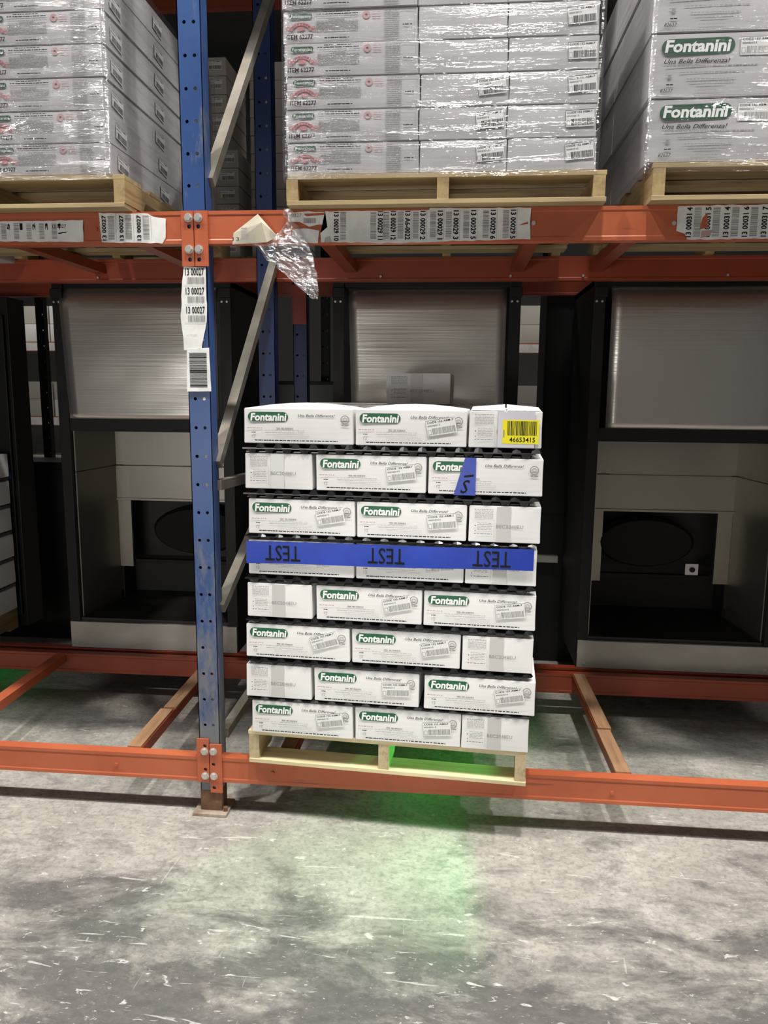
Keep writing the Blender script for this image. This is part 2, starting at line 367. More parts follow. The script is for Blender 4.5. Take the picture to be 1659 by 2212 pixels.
# ------------------------------------------------------------------ beams
def beam(x0, x1, y, z0, z1, m, label, front=True, brz=None, side='both', name='rack_beam', cat='rack beam', grp='orange rack beams'):
    t = thing(name, label, cat, (0, 0, 0), 0, grp)
    bm = bmesh.new(); d = .045
    # welded box beam with a shallow rolled channel along its face
    prof = [(0, z0), (d, z0), (d, z1), (0, z1), (0, z1-.012), (.0022, z1-.016), (.0022, z0+.016), (0, z0+.012)]
    A = [bm.verts.new((x0, y+a, b)) for a, b in prof]; B = [bm.verts.new((x1, y+a, b)) for a, b in prof]
    n = len(prof)
    for i in range(n): bm.faces.new((A[i], A[(i+1) % n], B[(i+1) % n], B[i]))
    bm.faces.new(A); bm.faces.new(B[::-1]); obj('beam', bm, m, t)
    return t
def bracket(t, xa, xb, z0, z1, holes, bolts, m, y=-.006):
    bm = bmesh.new(); es = []
    c = [bm.verts.new(p) for p in ((xa, y, z0), (xb, y, z0), (xb, y, z1), (xa, y, z1))]; es += [bm.edges.new((c[i], c[(i+1) % 4])) for i in range(4)]
    for hx, hz in holes:
        h = [bm.verts.new((hx+.0075*math.cos(a*PI/4), y, hz+.0075*math.sin(a*PI/4))) for a in range(8)]; es += [bm.edges.new((h[i], h[(i+1) % 8])) for i in range(8)]
    bmesh.ops.triangle_fill(bm, edges=es, use_beauty=True)
    r = bmesh.ops.extrude_face_region(bm, geom=bm.faces[:]); bmesh.ops.translate(bm, vec=(0, .007, 0), verts=[v for v in r['geom'] if isinstance(v, bmesh.types.BMVert)])
    o = obj('end_bracket', bm, m, t)
    for hx, hz in bolts:
        bm = bmesh.new(); cyl(bm, (hx, y, hz), (0, -1, 0), .015, .002, 14); cyl(bm, (hx, y-.002, hz), (0, -1, 0), .0125, .008, 6, .011)
        obj('bolt', bm, bolt_m, o)
ZU0, ZU1, ZL0, ZL1 = 2.099, 2.206, .131, .2305
ub_l = beam(-3.64, PX-PW/2, 0, ZU0, ZU1, orange, 'orange upper front beam carrying the wrapped load at top left')
bracket(ub_l, PX-PW/2-.004, PX-.0015, 2.025, ZU1, [(PX-.016, 2.155), (PX-.016, 2.047)], [(PX-.018, 2.183), (PX-.018, 2.080)], orange)
ub_r = beam(PX+PW/2, 1.85, 0, ZU0, ZU1, orange, 'orange upper front beam with the long torn barcode sheet, right of the blue post')
bracket(ub_r, PX+.0015, PX+PW/2+.008, 2.025, ZU1, [(PX+.016, 2.155), (PX+.016, 2.047)], [(PX+.016, 2.183), (PX+.016, 2.080)], orange)
lb_l = beam(-3.64, PX-PW/2, 0, ZL0, ZL1, orange, 'orange lower front beam near the floor, left of the blue post')
bracket(lb_l, PX-PW/2-.008, PX-.0015, .130, .305, [(PX-.016, .278), (PX-.016, .183)], [(PX-.018, .256), (PX-.018, .157)], orange)
lb_r = beam(PX+PW/2, 1.85, 0, ZL0, ZL1, orange, 'orange lower front beam under the pallet of open cartons')
bracket(lb_r, PX+.0015, PX+PW/2+.008, .090, .285, [(PX+.016, .205), (PX+.016, .110)], [(PX+.016, .257), (PX+.016, .157)], orange)
for x0, x1, s in ((-3.64, -.945, 'left'), (-.86, 1.85, 'right')):
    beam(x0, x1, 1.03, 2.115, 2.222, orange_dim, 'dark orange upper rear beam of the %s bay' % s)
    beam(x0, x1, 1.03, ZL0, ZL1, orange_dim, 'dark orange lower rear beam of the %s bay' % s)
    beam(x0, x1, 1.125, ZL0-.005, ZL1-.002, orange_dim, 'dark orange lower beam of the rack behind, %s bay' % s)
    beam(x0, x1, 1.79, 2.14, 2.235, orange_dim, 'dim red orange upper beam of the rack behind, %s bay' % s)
# bolts scattered along the faces
for t, pts in ((lb_l, [(-1.268, .18), (-2.2, .18)]), (lb_r, [(-.655, .18), (.60, .176)]), (ub_l, [(-1.245, 2.15)]), (ub_r, [(.24, 2.155), (.685, 2.15)])):
    for x, z in pts:
        bm = bmesh.new(); cyl(bm, (x, .002, z), (0, -1, 0), .007, .006, 8); obj('bolt', bm, bolt_m if t in (ub_r,) else orange, t)
for x in (-1.73, -.36, .238, .565, 1.2):
    bm = bmesh.new(); cyl(bm, (x, 1.03, 2.135), (0, -1, 0), .006, .012, 6)
    tag(obj('rack_bolt', bm, bolt_m), {-1.73: 'small bolt on the upper rear beam near the left edge', -.36: 'small bolt on the upper rear beam below the hanging film bag', .238: 'small bolt on the upper rear beam right of the long barcode sheet', .565: 'small bolt on the upper rear beam below the right crossbar', 1.2: 'small bolt on the upper rear beam near the right edge'}[x], 'bolt', 'bolts in the upper rear beams')
# crossbars
def crossbar(x, xr, z1, label, strip=True, m=orange_dim):
    t = thing('rack_crossbar', label, 'crossbar', (0, 0, 0), 0, 'crossbars between the beams')
    a = .046; b = 1.029; wd = .055
    bm = bmesh.new()
    for xa, xb, ya, yb in ((x, xr, a, b),):
        vs = [bm.verts.new(p) for p in ((x-wd/2, a, z1-.05), (x+wd/2, a, z1-.05), (xr+wd/2, b, z1-.05), (xr-wd/2, b, z1-.05), (x-wd/2, a, z1-.008), (x+wd/2, a, z1-.008), (xr+wd/2, b, z1-.008), (xr-wd/2, b, z1-.008))]
        for f in ((3, 2, 1, 0), (4, 5, 6, 7), (0, 1, 5, 4), (1, 2, 6, 5), (2, 3, 7, 6), (3, 0, 4, 7)): bm.faces.new([vs[i] for i in f])
    obj('bar', bm, m, t)
    if strip:
        for ya, yb, dx in ((a, .40, -.004), (.415, b, .004)):
            fa = (ya-a)/(b-a); fb = (yb-a)/(b-a); xa = x+(xr-x)*fa+dx; xb = x+(xr-x)*fb+dx; bm = bmesh.new(); w2 = .027
            vs = [bm.verts.new(p) for p in ((xa-w2, ya, z1-.008), (xa+w2, ya, z1-.008), (xb+w2, yb, z1-.008), (xb-w2, yb, z1-.008), (xa-w2, ya, z1), (xa+w2, ya, z1), (xb+w2, yb, z1), (xb-w2, yb, z1))]
            for f in ((3, 2, 1, 0), (4, 5, 6, 7), (0, 1, 5, 4), (1, 2, 6, 5), (2, 3, 7, 6), (3, 0, 4, 7)): bm.faces.new([vs[i] for i in f])
            obj('wood_strip', bm, strip_wood, t)
crossbar(-1.21, -1.225, .236, 'worn crossbar with wood strip on the lower level, just left of the blue post')
crossbar(.65, .635, .236, 'worn crossbar with wood strip on the lower level, right of the open stack')
crossbar(-2.01, -2.04, .232, 'bare orange crossbar on the lower level at the far left', False, orange)
crossbar(-.62, -.62, .226, 'worn crossbar on the lower level hidden under the pallet')
for x, l in ((-1.72, 'near the left edge'), (-1.22, 'just left of the blue post'), (-.50, 'behind the hanging film bag'), (.268, 'below the right end of the long barcode sheet'), (.62, 'below the wrapped load at top right')):
    crossbar(x, x, 2.205, 'dark orange crossbar under the upper level, '+l, False)

# unseen level added to keep the lamps' light off the back of the rack
for y, n in ((0, 'front'), (1.03, 'rear'), (1.79, 'behind front'), (2.75, 'behind rear')):
    for x0, x1, s_ in ((-3.64, -.94, 'left'), (-.855, 1.85, 'right')):
        beam(x0, x1, y, 4.1, 4.2, orange_dim, 'unseen added orange beam of the top level, %s, %s bay' % (n, s_), grp='added top level beams')
for k, (x0, x1) in enumerate(((-3.55, -2.35), (-2.3, -1.08), (-.72, .50), (.56, 1.76))):
    for y, n in ((-.04, 'front'), (1.76, 'rear')):
        t = tag(bx('light_blocker', grey_card, None, x0, x1, y, y+1.1, 4.2, 5.6, .01), 'unseen box added above view to block light, %s rack, %s' % (n, ['first', 'second', 'third', 'fourth'][k]), 'load', 'added light blockers of the top level')

tag(bx('light_blocker', grey_card, None, -3.55, -2.15, -.05, 1.06, ZU1, 3.6, .01), 'unseen box added just left of the view to block light', 'load')  # added out of view to keep light off the floor at left
# unseen neighbouring bays, added on both sides to block sideways lamp light
for xu, s_ in ((4.68, 'right'), (-6.47, 'left')):
    upright(xu, 'unseen added blue perforated rack upright at the far end of the neighbouring %s bay' % s_)
for x0, x1, s_ in ((1.93, 4.64, 'right'), (-6.43, -3.72, 'left')):
    for z0, z1, lv in ((ZL0, ZL1, 'lower'), (ZU0, ZU1, 'upper'), (4.1, 4.2, 'top')):
        for y, n in ((0, 'front'), (1.03, 'rear')):
            beam(x0, x1, y, z0, z1, orange if y == 0 else orange_dim, 'unseen added orange %s %s beam of the neighbouring %s bay' % (lv, n, s_), grp='added beams of the neighbouring bays')
    for k, (a, b) in enumerate(((x0+.08, x0+1.33), (x0+1.38, x0+2.63))):
        for z0, z1, lv in ((ZU1, 3.9, 'upper'), (4.2, 5.6, 'top')):
            tag(bx('light_blocker', grey_card, None, a, b, -.04, 1.06, z0, z1, .01), 'unseen box added to block light, %s level of the neighbouring %s bay, %s one' % (lv, s_, ['left', 'right'][k]), 'load', 'added light blockers in the neighbouring bays')

# ------------------------------------------------------------------ labels on beams and post
def child_print(name, pb, parent, y, label=None, loc=(0, 0, 0)):
    o = link(name, pb.mesh(name), parent, loc=(loc[0], y, loc[2])); o['kind'] = 'stuff'
    if label: o['label'] = label
    return o
def sheet(parent, pts, y, label, m=paper_m, wob=.0015, seed=0, name='paper_label'):
    """slightly crumpled paper with its own thickness"""
    rng = random.Random(seed); bm = bmesh.new()
    # outline resampled and torn
    out = []
    for i, (x, z) in enumerate(pts):
        x2, z2 = pts[(i+1) % len(pts)]; n = max(1, int(math.hypot(x2-x, z2-z)/.02))
        for k in range(n): out.append((x+(x2-x)*k/n+rng.uniform(-wob, wob), z+(z2-z)*k/n+rng.uniform(-wob, wob)))
    f = bm.faces.new([bm.verts.new((x, 0, z)) for x, z in out])
    bmesh.ops.triangulate(bm, faces=[f]); r = bmesh.ops.extrude_face_region(bm, geom=bm.faces[:])
    bmesh.ops.translate(bm, vec=(0, .0012, 0), verts=[v for v in r['geom'] if isinstance(v, bmesh.types.BMVert)])
    o = obj(name, bm, m, parent, loc=(0, y, 0))
    if label: o['label'] = label
    return o
rng = random.Random(3)
def vcode(pb, x, z0, z1, txt, up, w=.016, mt=black_ink):
    h = z1-z0; pb.text(txt, x+w/2-h/2, z0+h/2-w/2, h, w, mt, .0004, PI/2 if up else -PI/2, off=.03)
YB = -.0015
# far left strip
s = sheet(ub_l, [(-1.78, 2.18), (-1.289, 2.180), (-1.291, 2.109), (-1.78, 2.115)], YB, 'white barcode strip nearest the left edge', seed=1)
pb = PB()
for k in range(9):
    x = -1.77+k*.046; pb.barcode(x, 2.120, x+.018, 2.172, grey_ink, .0004, vert=False, rng=rng); 
    vcode(pb, x+.022, 2.150, 2.172, '%d' % (k % 5+1), True, .010)
pb.text('13 0027', -1.40, 2.155, .05, .012, black_ink, .0004); pb.poly([(-1.378, 2.135), (-1.35, 2.140), (-1.35, 2.143), (-1.38, 2.139)], black_ink, .0004)
child_print('print', pb, s, -.0006)
s = sheet(ub_l, [(-1.233, 2.203), (-1.06, 2.199), (-1.04, 2.19), (-.995, 2.183), (-.998, 2.12), (-1.01, 2.102), (-1.225, 2.106)], YB, 'white label sheet with three barcodes left of the blue post', seed=2)
pb = PB()
for k in range(3):
    x = -1.222+k*.062; vcode(pb, x, 2.112, 2.195, '13 00027', True, .015); pb.barcode(x+.022, 2.116, x+.044, 2.194, grey_ink, .0004, vert=False, rng=rng); pb.rect(x+.05, 2.11, x+.0507, 2.198, grey_ink, .0004)
child_print('print', pb, s, -.0006)
# folded triangle, standing proud of the beam
bm = bmesh.new(); P = {'a': (-.671, -.022, 2.189), 'b': (-.606, -.012, 2.118), 'c': (-.640, -.03, 2.097), 'd': (-.762, -.012, 2.094), 'e': (-.759, -.010, 2.131), 'f': (-.69, -.004, 2.15), 'g': (-.655, -.034, 2.16)}
V = {k: bm.verts.new(p) for k, p in P.items()}
for f in ('aeg', 'aeb', 'gcb', 'gdc', 'edg', 'agb'): 
    try: bm.faces.new([V[k] for k in f])
    except ValueError: pass
r = bmesh.ops.extrude_face_region(bm, geom=bm.faces[:]); bmesh.ops.translate(bm, vec=(0, .0015, 0), verts=[v for v in r['geom'] if isinstance(v, bmesh.types.BMVert)])
s = obj('paper_label', bm, cream_m, ub_r); s['label'] = 'folded cream corner of a peeled label'
pb = PB(); pb.barcode(-.725, 2.105, -.705, 2.145, grey_ink, .0, vert=False, rng=rng); pb.text('13', -.754, 2.101, .022, .012, black_ink); child_print('print', pb, s, -.036)
# torn remains
s = sheet(ub_r, [(-.573, 2.199), (-.44, 2.199), (-.44, 2.155), (-.47, 2.16), (-.50, 2.150), (-.535, 2.165), (-.573, 2.17)], YB, 'torn upper label remnant beside the hanging film', seed=4, wob=.003)
pb = PB(); pb.text('0027', -.562, 2.182, .035, .012, grey_ink); pb.barcode(-.52, 2.162, -.478, 2.178, grey_ink, rng=rng, unit=.001); pb.poly([(-.51, 2.184), (-.45, 2.188), (-.45, 2.195), (-.52, 2.192)], orange, .0); child_print('print', pb, s, -.0007)
sheet(ub_r, [(-.56, 2.14), (-.50, 2.145), (-.47, 2.137), (-.475, 2.10), (-.555, 2.101)], YB, 'torn lower label remnant', seed=5, wob=.003)
s = sheet(ub_r, [(-.448, 2.199), (-.10, 2.199), (-.098, 2.2045), (.231, 2.203), (.230, 2.105), (-.02, 2.101), (-.2, 2.096), (-.46, 2.101), (-.462, 2.13), (-.44, 2.15)], YB-.0005, 'long white sheet of vertical barcodes under the centre pallet', seed=6)
pb = PB(); vcode(pb, -.418, 2.104, 2.196, '13 00029 10', False, .017); pb.barcode(-.396, 2.108, -.377, 2.196, grey_ink, .0004, vert=False, rng=rng)
pb.poly([(-.45, 2.10), (-.425, 2.10), (-.43, 2.12), (-.448, 2.115)], pale_ink, .0003)
for x, t in ((-.271, '13 00029 11'), (-.228, '13 00029 12'), (-.180, '13 A6-0022'), (-.130, '13 00029 2'), (-.073, '13 00029 1'), (-.021, '13 00029 3'), (.036, '13 00029 5'), (.10, '13 00029 6'), (.165, '13 00029 5')):
    if t == '13 00029 1' or True:
        vcode(pb, x, 2.106, 2.197, t, False, .018); pb.barcode(x-.024, 2.110, x-.005, 2.195, grey_ink, .0004, vert=False, rng=rng); pb.rect(x+.021, 2.104, x+.0217, 2.2, grey_ink, .0004)
pb.poly([(.192, 2.148), (.222, 2.152), (.222, 2.159), (.205, 2.154)], orange, .0004)
child_print('print', pb, s, -.0006)
s = sheet(ub_r, [(.695, 2.203), (1.10, 2.204), (1.10, 2.10), (.73, 2.099), (.722, 2.118), (.693, 2.125)], YB, 'white barcode sheet under the wrapped load at top right', seed=7, wob=.002)
pb = PB()
for k, t in enumerate(('13 00031 4', '13 00031 5', '13 00031 4', '13 00031 6', '13 00031 7')):
    x = .722+k*.058; vcode(pb, x, 2.106, 2.198, t, True, .018); pb.barcode(x+.024, 2.108, x+.046, 2.197, grey_ink, .0004, vert=False, rng=rng)
pb.poly([(.765, 2.13), (.79, 2.135), (.786, 2.18), (.772, 2.165)], orange, .0006); pb.poly([(.77, 2.103), (.80, 2.11), (.805, 2.128), (.772, 2.125)], pink_ink, .0006)
child_print('print', pb, s, -.0006)
# tags on the post: thing of its own kind, glued to the post -> parts of the upright
up0 = [o for o in COL.objects if o.name == 'rack_upright'][0]
YP = -.0065
s = sheet(up0, [(-.040, 2.024), (.036, 2.022), (.038, 1.90), (.036, 1.84), (.012, 1.745), (-.048, 1.743), (-.056, 1.86), (-.050, 1.95)], YP, 'stack of white location labels with repeated numbers', seed=8)
pb = PB()
for k in range(3):
    z = 1.995-k*.0635; pb.text('13 00027', -.036, z, .066, .024, black_ink, .0004, off=.015); pb.barcode(-.030, z-.027, .030, z-.005, grey_ink, .0004, rng=rng); pb.rect(-.042, z-.033, .034, z-.0322, grey_ink, .0004)
pb.dashes(-.036, .0, 1.795, .0015, pale_ink, .0004, rng=rng)
child_print('print', pb, s, -.0006)
s = sheet(up0, [(-.038, 1.748), (.041, 1.753), (.045, 1.603), (-.042, 1.602)], YP-.0014, 'white tag with one large ladder barcode', seed=9, wob=.0004)
pb = PB(); pb.barcode(-.030, 1.618, .032, 1.735, black_ink, .0004, vert=False, unit=.0022, rng=rng); child_print('print', pb, s, -.0006)

# ------------------------------------------------------------------ pallets
def pallet(x, y, z, W, D, H, label, mx, my, rz=0, grp='wooden pallets', seed=0):
    rng = random.Random(seed); t = thing('wooden_pallet', label, 'pallet', (x, y, z), rz, grp)
    bt = .015; sh = H-2*bt
    for i in range(3):
        c = (.019, W/2, W-.019)[i]; bm = bmesh.new(); wd = .019
        prof = [(0, bt), (D, bt), (D, bt+sh), (0, bt+sh)] if D < .5 else [(0, bt), (.15, bt), (.17, bt+.035), (.38, bt+.035), (.40, bt), (D-.40, bt), (D-.38, bt+.035), (D-.17, bt+.035), (D-.15, bt), (D, bt), (D, bt+sh), (0, bt+sh)]
        A = [bm.verts.new((c-wd, a, b)) for a, b in prof]; B = [bm.verts.new((c+wd, a, b)) for a, b in prof]; n = len(prof)
        for k in range(n): bm.faces.new((A[k], A[(k+1) % n], B[(k+1) % n], B[k]))
        bm.faces.new(A); bm.faces.new(B[::-1]); obj('stringer', bm, my, t)
    ys = [(0, .14)]; k = 6; g = (D-.28-5*.10)/6; yy = .14+g
    for _ in range(5): ys.append((yy, yy+.10)); yy += .10+g
    ys.append((D-.14, D)); bs = ((.0, .10), (.30, .40), (D/2-.05, D/2+.05), (D-.40, D-.30), (D-.10, D))
    if D < .5: ys = [(0, .10), (.105, .205), (.21, D)]; bs = ((0, .10), (.21, D))
    for a, b in ys:
        bm = bmesh.new(); box(bm, rng.uniform(-.004, .004), W+rng.uniform(-.004, .004), a, b, H-bt, H, .0015); obj('deck_board', bm, mx, t)
    for a, b in bs:
        bm = bmesh.new(); box(bm, rng.uniform(-.004, .004), W+rng.uniform(-.004, .004), a-(.004 if a == 0 else 0), b, 0, bt, .0015); obj('bottom_board', bm, mx, t)
    return t
TH = -math.radians(3.4)
pallet(-.738, -.018, .2315, 1.018, 1.07, .125, 'pale new wooden pallet under the open carton stack, resting on the lower beam', pine_x, pine_y, TH*1.15, seed=1)
pallet(-.567, -.05, 2.207, 1.022, 1.2, .096, 'wooden pallet under the centre wrapped load on the upper beam', old_x, old_y, 0, seed=2)
pallet(-1.11-1.016, -.06, 2.207, 1.016, 1.2, .104, 'wooden pallet under the wrapped load left of the blue post', old_x, old_y, 0, seed=3)
pallet(.598, -.055, 2.207, 1.016, 1.2, .112, 'wooden pallet under the wrapped load at top right', old_x, old_y, 0, seed=4)

# ------------------------------------------------------------------ cartons
_cm = {}
def carton_mesh(w, d, h, dome, m, seed=0):
    k = (round(w, 3), round(d, 3), round(h, 3), dome, m.name, seed)
    if k in _cm: return _cm[k]
    bm = bmesh.new(); n = 6
    box(bm, 0, w, 0, d, 0, h)
    bmesh.ops.subdivide_edges(bm, edges=bm.edges[:], cuts=n-1, use_grid_fill=True)
    rng = random.Random(seed); ph = rng.uniform(0, 6)
    for v in bm.verts:
        u, q, s = v.co.x/w, v.co.y/d, v.co.z/h
        if s > .999: v.co.z += dome*math.sin(PI*u)**.8*math.sin(PI*max(.0, min(1, q)))**.35 if 0 < u < 1 and 0 < q < 1 else 0
        bulge = .0022*math.sin(PI*max(0, min(1, s)))
        if q < .001: v.co.y -= bulge*math.sin(PI*u)
        if q > .999: v.co.y += bulge*math.sin(PI*u)
        if u < .001: v.co.x += .0008*math.sin(ph+s*3)
        if u > .999: v.co.x -= .0008*math.sin(ph+s*4)
    es = [e for e in bm.edges if len(e.link_faces) == 2 and e.calc_face_angle(0) > .9]
    bmesh.ops.bevel(bm, geom=es, offset=.0022, segments=2, affect='EDGES')
    me = finish(bm, 'carton'); me.materials.append(m)
    for p in me.polygons: p.use_smooth = False
    _cm[k] = me; return me

EPS = .0032
def long_parts(w, h, mid=None):
    """logo, print and sticker of the long printed face"""
    r = random.Random(11); L_ = PB(); P = PB(); TG = PB(); EM = PB()
    L_.pill(.038*w, .62*h, .410*w, .895*h, logo_green, 0)
    L_.text('Fontanini', .062*w, .638*h, .335*w, .225*h, white_ink, .0004, shear=.12, off=.035)
    TG.text('Una Bella Differenza!', .50*w, .765*h, .335*w, .075*h, black_ink, 0, shear=.35, off=.004)
    EM.ring(.925*w, .70*h, .0125, .0155, grey_ink); EM.ring(.925*w, .70*h, .004, .009, pale_ink); EM.rect(.90*w, .64*h, .95*w, .66*h, grey_ink); EM.dashes(.895*w, .96*w, .53*h, .004, grey_ink, rng=r)
    P.dashes(.03*w, .17*w, .425*h, .003, pink_ink, rng=r); P.dashes(.30*w, .46*w, .425*h, .0035, grey_ink, rng=r)
    P.dashes(.19*w, .56*w, .365*h, .0012, grey_ink, rng=r); P.dashes(.20*w, .55*w, .30*h, .0012, grey_ink, rng=r); P.dashes(.28*w, .60*w, .25*h, .0012, pale_ink, rng=r); P.dashes(.28*w, .60*w, .215*h, .0010, pale_ink, rng=r)
    P.dashes(.07*w, .11*w, .30*h, .0025, black_ink, rng=r); P.text('12', .075*w, .16*h, .03*w, .08*h, grey_ink)
    P.dashes(.10*w, .86*w, .075*h, .0032, black_ink, rng=r)
    return L_.mesh('logo'), P.mesh('print'), TG.mesh('tagline'), EM.mesh('emblem')
def sticker_mesh(w, h, ink=None):
    grey_ink = ink or globals()['grey_ink']
    r = random.Random(5); P = PB(); z = 0
    P.rect(0, 0, w, h, sticker_m, 0); 
    for a in ((0, h-.0012, w, h), (0, 0, w*.45, .001), (0, 0, .001, h)): P.rect(*a, grey_ink, .0002)
    P.text('CODE 152 ABM-7', .05*w, .80*h, .88*w, .12*h, black_ink, .0003, off=.01); P.text('00042015', .05*w, .60*h, .42*w, .10*h, black_ink, .0003)
    P.rect(.03*w, .08*h, .16*w, .42*h, pale_ink, .0003); P.rect(.06*w, .14*h, .13*w, .36*h, sticker_m, .0004)
    P.barcode(.19*w, .08*h, .96*w, .48*h, grey_ink, .0003, rng=r, unit=.0012)
    return P.mesh('barcode_sticker')
def end_parts(w, h):
    r = random.Random(8); P = PB(); T = PB()
    for k in range(9): P.dashes(.08*w, .34*w, h*(.90-.030*k), .0012, grey_ink if k else black_ink, rng=r)
    for k in range(5): P.dashes(.12*w, .33*w, h*(.52-.045*k), .0015, grey_ink, rng=r)
    P.rect(.085*w, .44*h, .098*w, .465*h, black_ink); P.rect(.085*w, .30*h, .098*w, .32*h, black_ink); P.dashes(.12*w, .33*w, h*.22, .0015, black_ink, rng=r); P.rect(.085*w, .215*h, .098*w, .235*h, black_ink)
    P.rect(.352*w, .10*h, .356*w, .62*h, pale_ink); P.rect(.08*w, .615*h, .356*w, .62*h, pale_ink)
    T.rect(.39*w, .02*h, .585*w, .985*h, tape_m); T.text('BEC2048EU', .385*w, .40*h, .375*w, .095*h, grey_ink, .0004)
    return P.mesh('print'), T.mesh('tape')
LW, EW, BH = .392, .262, .125
logo_me, lprint_me, tag_me, emb_me = long_parts(LW, BH); eprint_me, etape_me = end_parts(EW, BH); stick_me = sticker_mesh(.100, .052)

STK = Matrix.Translation((-.735, -.030, 0)) @ Matrix.Rotation(TH, 4, 'Z')
ZB = [.3585, .497, .650, .803, .960, 1.108, 1.268, 1.427]
ROWS = [  # left edge X, kind, sticker angle (deg) or None
    [(-.720, -.341, 'L', 9), (-.334, .048, 'L', 6), (.049, .284, 'E', 0)],
    [(-.740, -.494, 'E', 0), (-.485, -.103, 'L', 3), (-.086, .301, 'L', 11)],
    [(-.737, -.353, 'L', 18), (-.347, .039, 'L', 11), (.044, .288, 'E', 0)],
    [(-.729, -.489, 'E', 0), (-.476, -.098, 'L', 13), (-.093, .291, 'L', 8)],
    [(-.722, -.338, 'L', 8), (-.333, .044, 'L', 5), (.047, .288, 'E', 0)],
    [(-.719, -.335, 'L', 11), (-.330, .049, 'L', 6), (.055, .295, 'E', 0)],
    [(-.729, -.486, 'E', 0), (-.474, -.091, 'L', 8), (-.085, .296, 'L', None)],
    [(-.730, -.342, 'L', None), (-.336, .042, 'L', 10), (.047, .287, 'E', 0)]]
ORD = ['lowest', 'second', 'third', 'fourth', 'fifth', 'sixth', 'seventh', 'topmost']
POS = ['left', 'middle', 'right']
rr = random.Random(21)
tape_row_parent = {}
for li, row in enumerate(ROWS):
    for bi, (xa, xb, kind, ang) in enumerate(row):
        w = (xb-xa)/math.cos(TH)-.002; h = BH-(.001 if li < 7 else .004); d = EW if kind == 'L' else LW
        dome = .018 if li == 7 and kind == 'L' else (.006 if li == 7 else .0008)
        yoff = rr.uniform(-.003, .003) if li != 4 else 0
        loc = STK @ Vector(((xa+.735)/math.cos(TH), yoff, ZB[li]))
        face = 'long side with green logo facing out' if kind == 'L' else 'short taped end facing out'
        extra = {(7, 2): ', yellow barcode sticker', (6, 2): ', blue tape piece over the logo', (4, 0): ', crossed by blue test tape', (4, 1): ', crossed by blue test tape', (4, 2): ', crossed by blue test tape'}.get((li, bi), '')
        c = link('carton', carton_mesh(w, d, h, dome, white_card, bi), None, loc=loc, rot=(0, 0, TH+rr.uniform(-.004, .004)))
        tag(c, 'white carton, %s of the %s layer, %s' % (POS[bi], ORD[li], extra[2:] if extra else ('green logo side out' if kind == 'L' else 'taped end out')), 'carton', 'white cartons in the open stack')
        if kind == 'L':
            sc = w/LW
            for nm, me in (('logo', logo_me), ('print', lprint_me), ('tagline', tag_me), ('emblem', emb_me)):
                o = link(nm, me, c, loc=(0, -EPS, 0)); o.scale = (sc, 1, h/BH)
            if ang is not None:
                link('barcode_sticker', stick_me, c, loc=(.655*w, -EPS-.0009, .27*h), rot=(0, -math.radians(ang), 0))
        else:
            sc = w/EW
            for nm, me in (('print', eprint_me), ('tape', etape_me)):
                o = link(nm, me, c, loc=(0, -EPS, 0)); o.scale = (sc, 1, h/BH)
            bm = bmesh.new(); box(bm, .39*w, .585*w, -.0005, d, h+dome*.2, h+dome+.0012); 
            bmesh.ops.delete(bm, geom=[], context='VERTS'); bm.free()
        if (li, bi) == (7, 2):
            pb = PB(); pb.rect(.40*w, .02*h, .90*w, .99*h, violet_tape); pb.rect(.46*w, .12*h, .96*w, .77*h, yellow_m, .0004)
            pb.barcode(.53*w, .35*h, .93*w, .735*h, black_ink, .0008, unit=.0017, rng=random.Random(2)); pb.text('46653415', .56*w, .17*h, .35*w, .13*h, black_ink, .0008, off=.01); pb.rect(.475*w, .3*h, .49*w, .5*h, grey_ink, .0008)
            o = link('yellow_sticker', pb.mesh('yellow_sticker'), c, loc=(0, -EPS-.0006, 0)); o['label'] = 'yellow barcode sticker numbered 46653415'
            bm = bmesh.new()   # lifted flap edges at the top
            for a, b in ((.02, .48), (.52, .98)):
                vs = [bm.verts.new(p) for p in ((a*w, .002, h+.002), (b*w, .002, h+.002), (b*w, .20, h+.010), (a*w, .20, h+.010), ((.49 if a < .5 else .51)*w, .03, h+.022))]
                bm.faces.new((vs[0], vs[1], vs[4])); bm.faces.new((vs[1], vs[2], vs[4])); bm.faces.new((vs[2], vs[3], vs[4])); bm.faces.new((vs[3], vs[0], vs[4]))
            obj('lid_flap', bm, white_card, c)
        if (li, bi) == (6, 2):
            pb = PB(); x0 = .228*w; pb.poly([(x0, -.002), (x0+.073, -.002), (x0+.073, h+.001), (x0+.036, h+.001)], blue_tape)
            pb.text('S', x0+.022, .004, .032, .046, black_ink, .0005, rot=.0, shear=.35, off=.01); pb.poly([(x0+.034, .058), (x0+.066, .062), (x0+.066, .069), (x0+.034, .064)], black_ink, .0005)
            o = link('tape_piece', pb.mesh('tape_piece'), c, loc=(0, -EPS-.0012, 0)); o['label'] = 'slanted scrap of blue tape with a black letter'
    # cartons behind the front row
    for r_, yy in ((1, .403), (2, .744)):
        for k, xx in enumerate((.004, .343, .682)):
            if li == 7 and r_ == 2 and k == 2: continue
            loc = STK @ Vector((xx, yy+rr.uniform(-.004, .004), ZB[li]))
            c = link('carton', carton_mesh(.330, .325, BH-.001, .0008, white_card, 9), None, loc=loc, rot=(0, 0, TH))
            tag(c, 'white carton of the %s layer, %s in the %s row back' % (ORD[li], POS[k], ['', 'second', 'third'][r_]), 'carton', 'hidden cartons of the %s layer' % ORD[li])
# small carton lying on top at the back
bw = .268
c = link('carton', carton_mesh(bw, .39, .128, .002, white_card, 4), None, loc=(-.291, .60, 1.5555), rot=(0, 0, -.035))
tag(c, 'single white carton lying alone on top of the open stack', 'carton', 'white cartons in the open stack')
link('print', eprint_me, c, loc=(0, -EPS, 0)); link('tape', etape_me, c, loc=(0, -EPS, 0))

